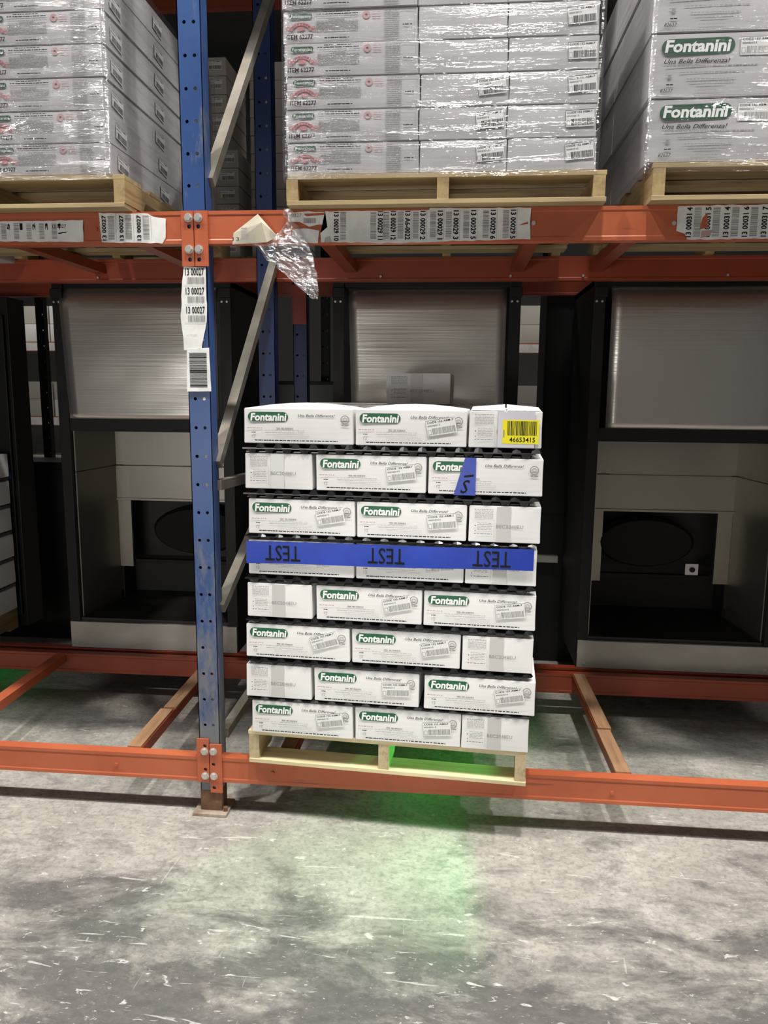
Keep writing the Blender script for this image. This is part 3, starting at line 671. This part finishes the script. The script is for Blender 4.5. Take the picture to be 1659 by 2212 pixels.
# black plastic spacer sheets between the layers
bm = bmesh.new(); Wd, Dp = 1.005, 1.05
box(bm, -.002, Wd, -.004, Dp, .40, .55); box(bm, .004, Wd-.02, .02, Dp-.01, .0, .12)
for i in range(16):
    for j in range(16):
        cx, cy = .032+i*.0628, .012+j*.066
        cyl(bm, (cx, cy, 0), (0, 0, 1), .016, .42, 8, .024)
        if j < 2 or i in (0, 15): cyl(bm, (cx+.031, cy, .5), (0, 0, 1), .022, .5, 8, .013)
sp_me = finish(bm, 'spacer_sheet'); sp_me.materials.append(black_plastic)
for li in range(7):
    g = ZB[li+1]-ZB[li]-BH-.0022
    o = link('spacer_sheet', sp_me, None, loc=STK @ Vector((.0, .002, ZB[li]+BH+.001)), rot=(0, 0, TH)); o.scale = (1, 1, g)
    tag(o, 'black egg-crate plastic spacer between the %s and %s layers of cartons' % (ORD[li], ORD[li+1]), 'spacer', 'black spacers in the open stack')

# blue TEST tape round the fifth layer
pb = PB(); n = 24; x0, x1 = .008, 1.012
def tz(u): return (.040+.016*u+.0015*math.sin(u*9), .120+.010*u+.001*math.sin(u*7))
bm = bmesh.new(); rows = []
for i in range(n+1):
    u = i/n; a, b = tz(u); y = -.0115+.0008*math.sin(u*25); x = x0+(x1-x0)*u
    rows.append([bm.verts.new((x, y, a)), bm.verts.new((x, y, b)), bm.verts.new((x, y+.0012, b)), bm.verts.new((x, y+.0012, a))])
for i in range(n):
    for k in range(4): bm.faces.new((rows[i][k], rows[i+1][k], rows[i+1][(k+1) % 4], rows[i][(k+1) % 4]))
tp = obj('blue_tape', bm, blue_tape, None, loc=STK @ Vector((0, 0, ZB[4])), rot=(0, 0, TH))
tag(tp, 'band of blue tape printed TEST upside down across the fifth layer', 'tape')
for xx in (.078, .447, .808):
    pb = PB(); pb.text('TEST', xx, .052+.014*xx, .128, .056, black_ink, 0, rot=PI, off=.004); link('lettering', pb.mesh('lettering'), tp, loc=(0, -.0132, 0))

# ------------------------------------------------------------------ wrapped loads on the upper level
def item_parts(w, h):
    r = random.Random(31); L_ = PB(); P = PB(); B = PB()
    L_.pill(.05*w, .74*h, .22*w, .90*h, logo_dark); L_.text('Fontanini', .062*w, .765*h, .145*w, .10*h, white_ink, .0004, off=.0)
    cx = .135*w; B.ring(cx, .31*h, .029, .040, red_ink, .1*PI, .9*PI, n=10, ez=.78)
    B2 = B
    for s in (-1, 1): B2.ring(cx+s*.041, .44*h, .004, .007, red_ink, n=8)
    B2.ring(cx, .44*h, .0, .014, red_ink, n=10, ez=.45)
    for k in range(7): a = PI*(.22+.56*k/6); B2.ring(cx+.034*math.cos(a), .31*h+.027*math.sin(a), 0, .0032, grey_ink, n=6)
    P.text('ITEM 62277', .025*w, .12*h, .20*w, .15*h, black_ink, 0, off=.02)
    P.dashes(.30*w, .50*w, .915*h, .0025, black_ink, rng=r); P.dashes(.25*w, .56*w, .85*h, .0025, black_ink, rng=r); P.dashes(.25*w, .56*w, .78*h, .0018, grey_ink, rng=r)
    for k in range(9): P.dashes(.25*w, .56*w, h*(.64-.036*k), .0026, grey_ink, rng=r)
    for k in range(3): P.dashes(.34*w, .46*w, h*(.73-.03*k), .0016, grey_ink, rng=r)
    P.dashes(.34*w, .47*w, .22*h, .0016, grey_ink, rng=r); P.dashes(.31*w, .50*w, .13*h, .0028, black_ink, rng=r); P.dashes(.02*w, .55*w, .045*h, .0012, pale_ink, rng=r)
    P.ring(.622*w, .80*h, .004, .012, pink_ink, n=12)
    for k in range(3): P.dashes(.665*w, .725*w, h*(.86-.08*k), .0025, pink_ink, rng=r)
    for a in ((.755, .06, .98, .07), (.755, .93, .98, .94)): P.rect(a[0]*w, a[1]*h, a[2]*w, a[3]*h, grey_ink)
    for a in (.755, .978): P.rect(a*w, .06*h, a*w+.0008, .94*h, grey_ink)
    for k in range(14): P.dashes(.76*w, .865*w, h*(.88-.058*k), .0030, grey_ink, rng=r)
    P.dashes(.89*w, .965*w, .46*h, .0028, black_ink, rng=r)
    return L_.mesh('logo'), B.mesh('banner'), P.mesh('print')
IW, IH = .430, .097
ilogo, iban, iprint = item_parts(IW, IH)
pstk = sticker_mesh(.088, .050, black_ink)
CROW = ['lowest', 'second', 'third', 'fourth', 'fifth', 'sixth', 'seventh']
def upper_box(x, y, z, w, d, h, kind, label, grp, rz=0, stk=None, side=None):
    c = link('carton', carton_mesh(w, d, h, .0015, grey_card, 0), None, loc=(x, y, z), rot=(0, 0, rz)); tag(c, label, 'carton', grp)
    if kind == 'item':
        for nm, me in (('logo', ilogo), ('banner', iban), ('print', iprint)):
            o = link(nm, me, c, loc=(0, -EPS, 0)); o.scale = (w/IW, 1, h/IH)
    if stk is not None: link('barcode_sticker', pstk, c, loc=(w*.66, -EPS, h*.28), rot=(0, -math.radians(stk), 0))
    if side: o = link('barcode_sticker', pstk, c, loc=(w+EPS+.0005, side[0], h*.28), rot=(0, .12, PI/2))
    return c
# centre load
off = [0, -.004, .0, -.006, -.010, -.012, -.010]
CX0 = -.563
for r_ in range(7):
    z = 2.3045+r_*.0985; dx = off[r_]; g = 'cartons of the centre wrapped load'
    upper_box(CX0+dx, -.045+rr.uniform(-.003, .003), z, .428, .39, IH, 'item', 'printed white carton in the %s row of the centre wrapped load, left column' % CROW[r_], g)
    upper_box(CX0+.431+dx, -.043, z, .276, .39, IH, 'plain', 'plain white carton in the %s row of the centre wrapped load, middle column' % CROW[r_], g, stk=(6 if r_ in (0, 1, 2) else None))
    upper_box(CX0+.709+dx, -.044, z, .276, .39, IH, 'plain', 'plain white carton in the %s row of the centre wrapped load, right column' % CROW[r_], g, stk=[6, 3, 5, 2, 5, 4, 3][r_])
    for yy in (.37, .76):
        for xx, ww in ((CX0+dx, .488), (CX0+.493+dx, .488)):
            c = link('carton', carton_mesh(ww, .375, IH, .0015, grey_card, 0), None, loc=(xx, yy, z)); tag(c, 'carton in depth row %s, %s of the centre load, %s row' % (['second', 'third'][yy > .5], ['left', 'right'][xx > -.3], CROW[r_]), 'carton', 'hidden cartons of the centre load, %s row' % CROW[r_])
# left load
for r_ in range(7):
    z = 2.3135+r_*.101; dx = [.0, -.003, -.012, -.010, -.008, -.006, -.008][r_]; g = 'cartons of the left wrapped load'
    upper_box(-1.157-.428+dx, -.052, z, .428, .375, IH+.002, 'item', 'printed white carton, %s row of the left wrapped load, nearest the post' % CROW[r_], g, side=(.045, 0))
    upper_box(-1.157-.862+dx, -.052, z, .428, .375, IH+.002, 'item', 'printed white carton, %s row of the left wrapped load, at the image edge' % CROW[r_], g)
    for yy, nm in ((.327, 'second'), (.706, 'third')):
        c = upper_box(-1.157-.428+dx, yy, z, .428, .375, IH+.002, 'plain', 'white carton, %s row of the left load, %s along its side' % (CROW[r_], nm), g, side=(.045, 0))
# right load
RH = .182
elogo = PB(); elogo.pill(.030, RH-.062, .246, RH-.016, logo_dark, 0, .015); elogo.text('Fontanini', .040, RH-.054, .195, .036, white_ink, .0004, shear=.12, off=.035); elogo = elogo.mesh('logo')
ep = PB(); r = random.Random(41)
ep.text('Una Bella Differenza!', .040, RH-.085, .195, .013, black_ink, 0, shear=.35, off=.004)
for a, b, zz, hh in ((.048, .315, .094, .003), (.09, .28, .112, .0025), (.11, .255, .131, .0025), (.12, .25, .139, .002), (.14, .22, .146, .002), (.135, .21, .163, .0015), (.02, .36, .178, .002)): ep.dashes(a, b, RH-zz, hh, grey_ink, rng=r)
ep.ring(.058, RH-.122, .0, .006, grey_ink, n=6); ep.dashes(.045, .07, RH-.118, .002, grey_ink, rng=r); ep.dashes(.05, .07, RH-.146, .003, black_ink, rng=r); ep.text('82637', .033, RH-.166, .038, .010, black_ink, 0, shear=.2)
eprint = ep.mesh('print')
for r_ in range(4):
    z = 2.3225+r_*.1865; g = 'large cartons of the right wrapped load'; dx = [0, -.006, -.006, -.01][r_]
    for k, (xx, ww) in enumerate(((.578, .50), (1.082, .50))):
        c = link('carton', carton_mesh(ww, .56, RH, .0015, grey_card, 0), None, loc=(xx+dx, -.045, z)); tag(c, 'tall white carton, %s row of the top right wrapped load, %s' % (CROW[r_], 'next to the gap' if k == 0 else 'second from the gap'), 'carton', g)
        link('logo', elogo, c, loc=(0, -EPS, 0)); link('print', eprint, c, loc=(0, -EPS, 0)); link('barcode_sticker', stick_me, c, loc=(.262, -EPS, RH-.066), rot=(0, 0, 0))
        c = link('carton', carton_mesh(ww, .56, RH, .0015, grey_card, 0), None, loc=(xx+dx, .52, z)); tag(c, 'tall white carton behind the front, %s row of the right load, %s' % (CROW[r_], 'gap side' if k == 0 else 'far side'), 'carton', g)

def wrap(name, x0, x1, y0, y1, z0, z1, label, m, seed, flare=.0, folds=()):
    """stretch film wound round a load: a closed loop of rumpled film"""
    bm = bmesh.new(); per = []; r = .012
    def seg(a, b, n): return [tuple(a[i]+(b[i]-a[i])*k/n for i in (0, 1)) for k in range(n)]
    per += seg((x0+r, y0), (x1-r, y0), 90)+seg((x1-r, y0), (x1, y0+r), 2)+seg((x1, y0+r), (x1, y1-r), 50)+seg((x1, y1-r), (x1-r, y1), 2)+seg((x1-r, y1), (x0+r, y1), 8)+seg((x0+r, y1), (x0, y1-r), 2)+seg((x0, y1-r), (x0, y0+r), 50)+seg((x0, y0+r), (x0+r, y0), 2)
    cx, cy = (x0+x1)/2, (y0+y1)/2; nz = 70; rows = []
    for j in range(nz+1):
        z = z0+(z1-z0)*j/nz; row = []
        for (x, y) in per:
            p = Vector((x*1.6, y*1.6, z*16+seed)); d = .0028*noise.noise(p)+.0016*noise.noise(Vector((x*9, y*9, z*45+seed)))
            fl = flare*max(0, 1-j/4)
            for (fx0, fz0, fx1, fz1, amp, wd) in folds:   # gathered diagonal folds of film
                t = (x-fx0)/(fx1-fx0)
                if 0 <= t <= 1 and abs(y-y0) < .02:
                    dz = z-(fz0+(fz1-fz0)*t); fl += amp*math.exp(-(dz/wd)**2)
            nx = (x-cx)/(x1-x0)*2; ny = (y-cy)/(y1-y0)*2
            if abs(ny) > .97: v = (x, y+math.copysign(d+.003+fl, ny), z)
            else: v = (x+math.copysign(d+.003+fl, nx), y, z)
            if j == 0: v = (v[0], v[1], v[2]+.006*noise.noise(Vector((x*6, y*6, seed))))
            row.append(bm.verts.new(v))
        rows.append(row)
    n = len(per)
    for j in range(nz):
        for i in range(n): bm.faces.new((rows[j][i], rows[j][(i+1) % n], rows[j+1][(i+1) % n], rows[j+1][i]))
    o = obj(name, bm, m, smooth=True); return tag(o, label, 'stretch wrap', 'stretch wrap round the upper loads')
wrap('stretch_wrap', CX0-.016, CX0+.996, -.056, 1.15, 2.288, 2.992, 'clear stretch wrap round the centre load on the upper beam', wrap_m, 1)
wrap('stretch_wrap', -2.05, -1.149, -.064, 1.095, 2.292, 3.02, 'rumpled clear stretch wrap round the load left of the blue post', wrap_heavy, 14, .006,
     folds=[(-1.62, 2.40, -1.42, 2.475, .010, .008), (-1.42, 2.475, -1.29, 2.46, .009, .007), (-1.62, 2.36, -1.16, 2.325, .010, .012), (-1.35, 2.43, -1.17, 2.46, .006, .006)])
wrap('stretch_wrap', .562, 1.60, -.056, 1.09, 2.287, 3.07, 'clear stretch wrap with diagonal folds round the top right load', wrap_m, 27, .003,
     folds=[(.575, 2.51, .80, 2.47, .010, .006), (.74, 2.47, 1.10, 2.36, .012, .005), (.80, 2.44, 1.10, 2.33, .010, .005)])

# crumpled film bag hanging off the beam
def crumple(name, outline, y, amp, seed, label, parent=None):
    bm = bmesh.new(); nu, nv = 14, 34; rows = []
    for j in range(nv+1):
        v = j/nv; k = v*(len(outline)-1); i0 = min(int(k), len(outline)-2); f = k-i0
        l = [outline[i0][q]+(outline[i0+1][q]-outline[i0][q])*f for q in range(3)]
        row = []
        for i in range(nu+1):
            u = i/nu; x = l[0]+(l[1]-l[0])*u; z = l[2]
            d = amp*noise.noise(Vector((x*38, z*24, seed)))+amp*.5*noise.noise(Vector((x*90, z*80, seed)))
            row.append(bm.verts.new((x+.3*d, y-.018*math.sin(PI*u)*math.sin(PI*min(1, v*1.3))-abs(d), z+.3*d)))
        rows.append(row)
    for j in range(nv):
        for i in range(nu): bm.faces.new((rows[j][i], rows[j][i+1], rows[j+1][i+1], rows[j+1][i]))
    r = bmesh.ops.extrude_face_region(bm, geom=bm.faces[:]); bmesh.ops.translate(bm, vec=(0, .006, 0), verts=[v for v in r['geom'] if isinstance(v, bmesh.types.BMVert)])
    o = obj(name, bm, bag_m, parent, smooth=False)
    if label: tag(o, label, 'plastic film')
    return o
bag = crumple('hanging_film', [(-.585, -.560, 2.207), (-.590, -.552, 2.185), (-.575, -.562, 2.17), (-.585, -.530, 2.15), (-.62, -.515, 2.115), (-.665, -.50, 2.085), (-.655, -.485, 2.05), (-.60, -.475, 2.01), (-.555, -.472, 1.97), (-.515, -.470, 1.935), (-.490, -.472, 1.915)], -.012, .012, 3, 'crumpled scrap of clear film hanging from the upper beam beside the folded label')
crumple('film_tail', [(-.70, -.66, 2.098), (-.68, -.65, 2.085), (-.66, -.643, 2.065), (-.64, -.632, 2.045), (-.625, -.622, 2.03)], -.010, .005, 8, None, bag)

# ------------------------------------------------------------------ stainless machines behind
def machine(x0, x1, yf, z0, z1, pan, label, disk=True, brk=False):
    """pan = (panel x0 top, x0 bottom, x1, panel bottom z, panel top z)"""
    t = thing('stainless_machine', label, 'machine', (0, 0, 0), 0, 'stainless machines on the rack behind')
    fw = .055; D = .62; pt0, pb0, p1, pz0, pz1 = pan
    for a, b in ((x0, x0+fw), (x1-fw, x1)):
        bx('frame_post', black_metal, t, a, b, yf, yf+D, z0, z1, .002)
    bx('top_cover', black_metal, t, x0, x1, yf+.015, yf+D, z1-.03, z1-.002, .002)
    bm = bmesh.new(); nx, nz = 16, 24; rows = []
    for j in range(nz+1):
        v = j/nz; z = pz0+(pz1-pz0)*v; xa = pb0+(pt0-pb0)*v; row = []
        for i in range(nx+1):
            u = i/nx; bow = .010*math.sin(PI*u)*math.sin(PI*v)+.004*math.sin(u*5+v*3)
            roll = .02*max(0, v-.88)**1.0/.12*1.2
            row.append(bm.verts.new((xa+(p1-xa)*u, yf-.012-bow*.35+roll, z)))
        rows.append(row)
    for j in range(nz):
        for i in range(nx): bm.faces.new((rows[j][i], rows[j][i+1], rows[j+1][i+1], rows[j+1][i]))
    r = bmesh.ops.extrude_face_region(bm, geom=bm.faces[:]); bmesh.ops.translate(bm, vec=(0, .010, 0), verts=[v for v in r['geom'] if isinstance(v, bmesh.types.BMVert)])
    obj('door_panel', bm, steel, t, smooth=True)
    bx('header_bar', black_metal, t, x0+fw, x1-fw, yf+.004, yf+.03, pz0-.065, pz0, .002)
    zi1 = pz0-.066; yb = yf+.42; zr = .985; xi0, xi1 = x0+fw, x1-fw
    # inner walls, slightly converging
    for s, a in ((1, xi0), (-1, xi1)):
        bm = bmesh.new(); i = s*.002
        for za, zb in ((z0+.15, 1.172), (1.176, zi1)):
            vs = [bm.verts.new(p) for p in ((a+i, yf+.03, za), (a+i+s*.04, yb, za), (a+i+s*.04, yb, zb), (a+i, yf+.03, zb), (a+i+s*.006, yf+.03, za), (a+i+s*.046, yb, za), (a+i+s*.046, yb, zb), (a+i+s*.006, yf+.03, zb))]
            for f in ((3, 2, 1, 0), (4, 5, 6, 7), (0, 1, 5, 4), (1, 2, 6, 5), (2, 3, 7, 6), (3, 0, 4, 7)): bm.faces.new([vs[q] for q in f])
        obj('inner_wall', bm, steel_in, t)
    bx('back_panel', steel_in, t, xi0+.042, xi1-.042, yb, yb+.01, 1.176, zi1, .001)
    bx('back_panel', steel_in, t, xi0+.042, xi1-.042, yb-.006, yb+.01, zr, 1.172, .001)
    bx('panel_lip', steel_in, t, xi0+.042, xi1-.042, yb-.014, yb+.0, zr-.012, zr, .001)
    for a, b in ((xi0+.048, xi0+.125), (xi1-.125, xi1-.048)): bx('jamb', steel_in, t, a, b, yb-.002, yb+.02, .58, zr-.012, .001)
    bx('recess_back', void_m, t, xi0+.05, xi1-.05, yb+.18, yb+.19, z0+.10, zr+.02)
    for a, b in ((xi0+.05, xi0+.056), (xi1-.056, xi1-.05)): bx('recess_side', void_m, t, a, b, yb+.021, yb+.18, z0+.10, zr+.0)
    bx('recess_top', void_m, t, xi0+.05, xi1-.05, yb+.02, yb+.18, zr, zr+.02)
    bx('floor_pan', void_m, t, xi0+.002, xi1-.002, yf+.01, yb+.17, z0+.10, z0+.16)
    bx('shelf_lip', black_metal, t, xi0+.13, xi1-.13, yb+.02, yb+.06, .60, .62, .002)
    if disk:
        bm = bmesh.new(); cxx = (xi0+.36) if brk else (xi1-.30); 
        for k, (ra, yy) in enumerate(((1, 0), (.93, -.02), (.6, -.03))): pass
        V1 = [bm.verts.new((cxx+.265*math.cos(q*PI/16), yb+.03, .80+.14*math.sin(q*PI/16))) for q in range(32)]
        V2 = [bm.verts.new((cxx+.24*math.cos(q*PI/16), yb-.008, .80+.125*math.sin(q*PI/16))) for q in range(32)]
        V3 = [bm.verts.new((cxx+.265*math.cos(q*PI/16), yb+.10, .80+.14*math.sin(q*PI/16))) for q in range(32)]
        for q in range(32):
            bm.faces.new((V1[q], V1[(q+1) % 32], V2[(q+1) % 32], V2[q])); bm.faces.new((V3[q], V3[(q+1) % 32], V1[(q+1) % 32], V1[q]))
        bm.faces.new(V2); bm.faces.new(V3[::-1]); obj('drum', bm, black_rub, t)
    if brk:
        b_ = bx('bracket', sticker_m, t, 1.238, 1.305, yf+.30, yf+.306, .655, .715, .002)
        bm = bmesh.new(); cyl(bm, (1.272, yf+.30, .685), (0, -1, 0), .014, .012, 8); obj('knob', bm, black_metal, b_)
    bx('kick_plate', kick_m, t, x0+.004, x1-.004, yf-.010, yf+.01, z0, z0+.142, .002)
    for a in (x0+.04, x1-.04):
        for zz in (z0+.025,):
            bm = bmesh.new(); cyl(bm, (a, yf-.010, zz), (0, -1, 0), .006, .004, 8); obj('screw', bm, bolt_m, t)
    for a in (x0+.02, x1-.035):
        o = bx('hinge_block', black_metal, t, a-.02, a+.04, yf-.02, yf+.0, 2.055, 2.10, .003)
        for q in (-.008, .018):
            bm = bmesh.new(); cyl(bm, (a+q, yf-.001, 2.035), (0, -1, 0), .0055, .006, 8); obj('screw', bm, bolt_m, t)
    return t
machine(-2.035, -1.115, 1.145, .230, 2.135, (-1.996, -1.968, -1.185, 1.455, 2.106), 'black framed stainless machine behind the blue post, seen at left')
machine(-.605, .300, 1.145, .230, 2.135, (-.527, -.510, .232, 1.450, 2.098), 'black framed stainless machine behind the open stack, only its top panel showing')
machine(.640, 1.605, 1.145, .230, 2.135, (.722, .722, 1.56, 1.441, 2.106), 'black framed stainless machine at right with a small white bracket inside', brk=True)
# dark cabinet at the far left and the dark unit between the centre and right machines
t = thing('dark_cabinet', 'tall black cabinet at the left edge behind a stack of cartons', 'cabinet', (0, 0, 0), 0, 'dark cabinets')
bx('body', black_metal, t, -3.2, -2.46, 1.452, 1.62, .23, 2.1, .004); bx('door', black_metal, t, -3.18, -2.48, 1.43, 1.449, .30, 2.0, .004); bx('blue_strip', blue_dim, t, -2.70, -2.49, 1.425, 1.43, 1.10, 1.135, .001)
t = thing('dark_cabinet', 'tall black cabinet in the gap right of the open stack', 'cabinet', (0, 0, 0), 0, 'dark cabinets')
bx('body', black_metal, t, .50, .90, 1.85, 2.2, 0, 2.35, .004); bx('door', black_metal, t, .51, .88, 1.838, 1.849, .9, 2.10, .004); bx('ledge', kick_m, t, .42, .62, 1.80, 1.849, .62, .66, .003)
t = thing('dark_cabinet', 'added black box darkening the left edge gap before the perforated post', 'cabinet', (0, 0, 0), 0, 'dark cabinets')  # black box added to darken the overly bright gap at left
bx('body', black_metal, t, -3.2, -2.36, 1.9, 2.2, 0, 1.15, .004); bx('door', black_metal, t, -3.18, -2.39, 1.885, 1.899, .1, 1.1, .003)
t = thing('dark_cabinet', 'pale topped low cabinet behind the rear rack post', 'cabinet', (0, 0, 0), 0, 'dark cabinets')
bx('body', black_metal, t, -1.12, -.70, 1.9, 2.2, 0, 1.66, .004); bx('front_panel', mat('grey_panel', (.12, .13, .13), .5), t, -1.11, -.72, 1.88, 1.899, 1.2, 1.64, .003)
# post of the rack behind
t = thing('rear_rack_upright', 'slim blue and orange post of the rack behind, next to the rear blue post', 'rack upright')
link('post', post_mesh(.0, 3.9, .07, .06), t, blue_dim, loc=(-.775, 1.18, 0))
bx('orange_bracket', orange_dim, t, -.812, -.742, 1.170, 1.178, 1.93, 2.12, .001)
bx('base_plate', plate_m, t, -.84, -.72, 1.13, 1.25, 0, .01)

# ------------------------------------------------------------------ left edge stack of cartons on the rack behind
pallet(-3.52, 1.128, .2285, 1.016, .295, .125, 'dim wooden pallet at the left edge on the rack behind', old_x, old_y, 0, seed=8)
for k in range(6):
    c = link('carton', carton_mesh(.392, .262, .128, .003, white_card, 5), None, loc=(-2.49-.392+.002*(k % 3), 1.14, .355+k*.152)); link('logo', logo_me, c, loc=(0, -EPS, 0)); link('print', lprint_me, c, loc=(0, -EPS, 0))
    tag(c, 'white carton, %s from the bottom in the dim stack at the left edge' % ['first', 'second', 'third', 'fourth', 'fifth', 'sixth'][k], 'carton', 'cartons at the left edge')
    if k < 5:
        s = bx('spacer_sheet', black_plastic, None, -2.90, -2.487, 1.138, 1.40, .355+k*.152+.1315, .355+k*.152+.149, .003); tag(s, 'black spacer above the %s carton of the left edge stack' % ['first', 'second', 'third', 'fourth', 'fifth'][k], 'spacer', 'spacers at the left edge')

# ------------------------------------------------------------------ dim load behind, upper level
pallet(-2.24, 1.78, 2.236, 1.0, .9, .12, 'dim wooden pallet behind the blue post on the upper rear level', old_x, old_y, 0, seed=9)
for k in range(11):
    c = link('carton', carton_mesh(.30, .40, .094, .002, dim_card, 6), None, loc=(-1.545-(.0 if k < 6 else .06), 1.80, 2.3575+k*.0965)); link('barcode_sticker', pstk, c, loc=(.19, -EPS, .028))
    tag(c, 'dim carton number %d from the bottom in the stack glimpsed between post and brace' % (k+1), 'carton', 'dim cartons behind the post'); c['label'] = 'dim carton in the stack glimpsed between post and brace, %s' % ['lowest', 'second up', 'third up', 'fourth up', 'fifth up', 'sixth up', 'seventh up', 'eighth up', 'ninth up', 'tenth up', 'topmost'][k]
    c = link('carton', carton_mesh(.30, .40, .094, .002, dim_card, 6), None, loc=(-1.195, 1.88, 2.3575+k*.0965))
    tag(c, 'dim carton beside the rear blue post, %s' % ['lowest', 'second up', 'third up', 'fourth up', 'fifth up', 'sixth up', 'seventh up', 'eighth up', 'ninth up', 'tenth up', 'topmost'][k], 'carton', 'dim cartons beside the rear post')
pallet(-1.20, 1.78, 2.236, .31, .9, .12, 'dim wooden pallet beside the rear blue post on the upper level', old_x, old_y, 0, seed=10)

# ------------------------------------------------------------------ far rack glimpsed through the gaps
FY = 6.0
for z, n in ((2.02, 'upper'), (1.16, 'lower')):
    for x0, x1, s in ((-6.2, -4.0, 'left'), (-.4, 1.9, 'right')):
        t = beam(x0, x1, FY, z, z+.11, orange, 'far orange beam, %s one glimpsed through the %s gap' % (n, s), grp='far rack beams')
        o = bx('paper_label', paper_m, t, x0+.9, x0+1.6, FY-.004, FY-.001, z+.01, z+.1)
rb = random.Random(77); fk = 0
for xs, s in (((-5.35, -5.02, -4.69), 'left'), ((.34, .67, 1.0), 'right')):
    for k, z in enumerate((0, .202, .404, .606, 1.271, 1.473, 2.131, 2.333)):
        for q, x in enumerate(xs):
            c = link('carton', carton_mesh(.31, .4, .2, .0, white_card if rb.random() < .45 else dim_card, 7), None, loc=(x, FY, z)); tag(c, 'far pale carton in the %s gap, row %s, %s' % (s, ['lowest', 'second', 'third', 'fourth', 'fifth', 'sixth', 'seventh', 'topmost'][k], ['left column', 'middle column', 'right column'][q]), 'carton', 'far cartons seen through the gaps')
for x, s in ((-2.75, 'left of the left machine'), (.545, 'right of the centre machine'), (-.84, 'left of the centre machine')):
    t = thing('perforated_post', 'black perforated post '+s, 'rack upright', (x, 2.30, 0), 0, 'black perforated posts')
    link('post', post_mesh(.0, 3.9, .055, .05), t, black_metal); bx('base_plate', black_metal, t, -.05, .05, -.02, .08, 0, .006)
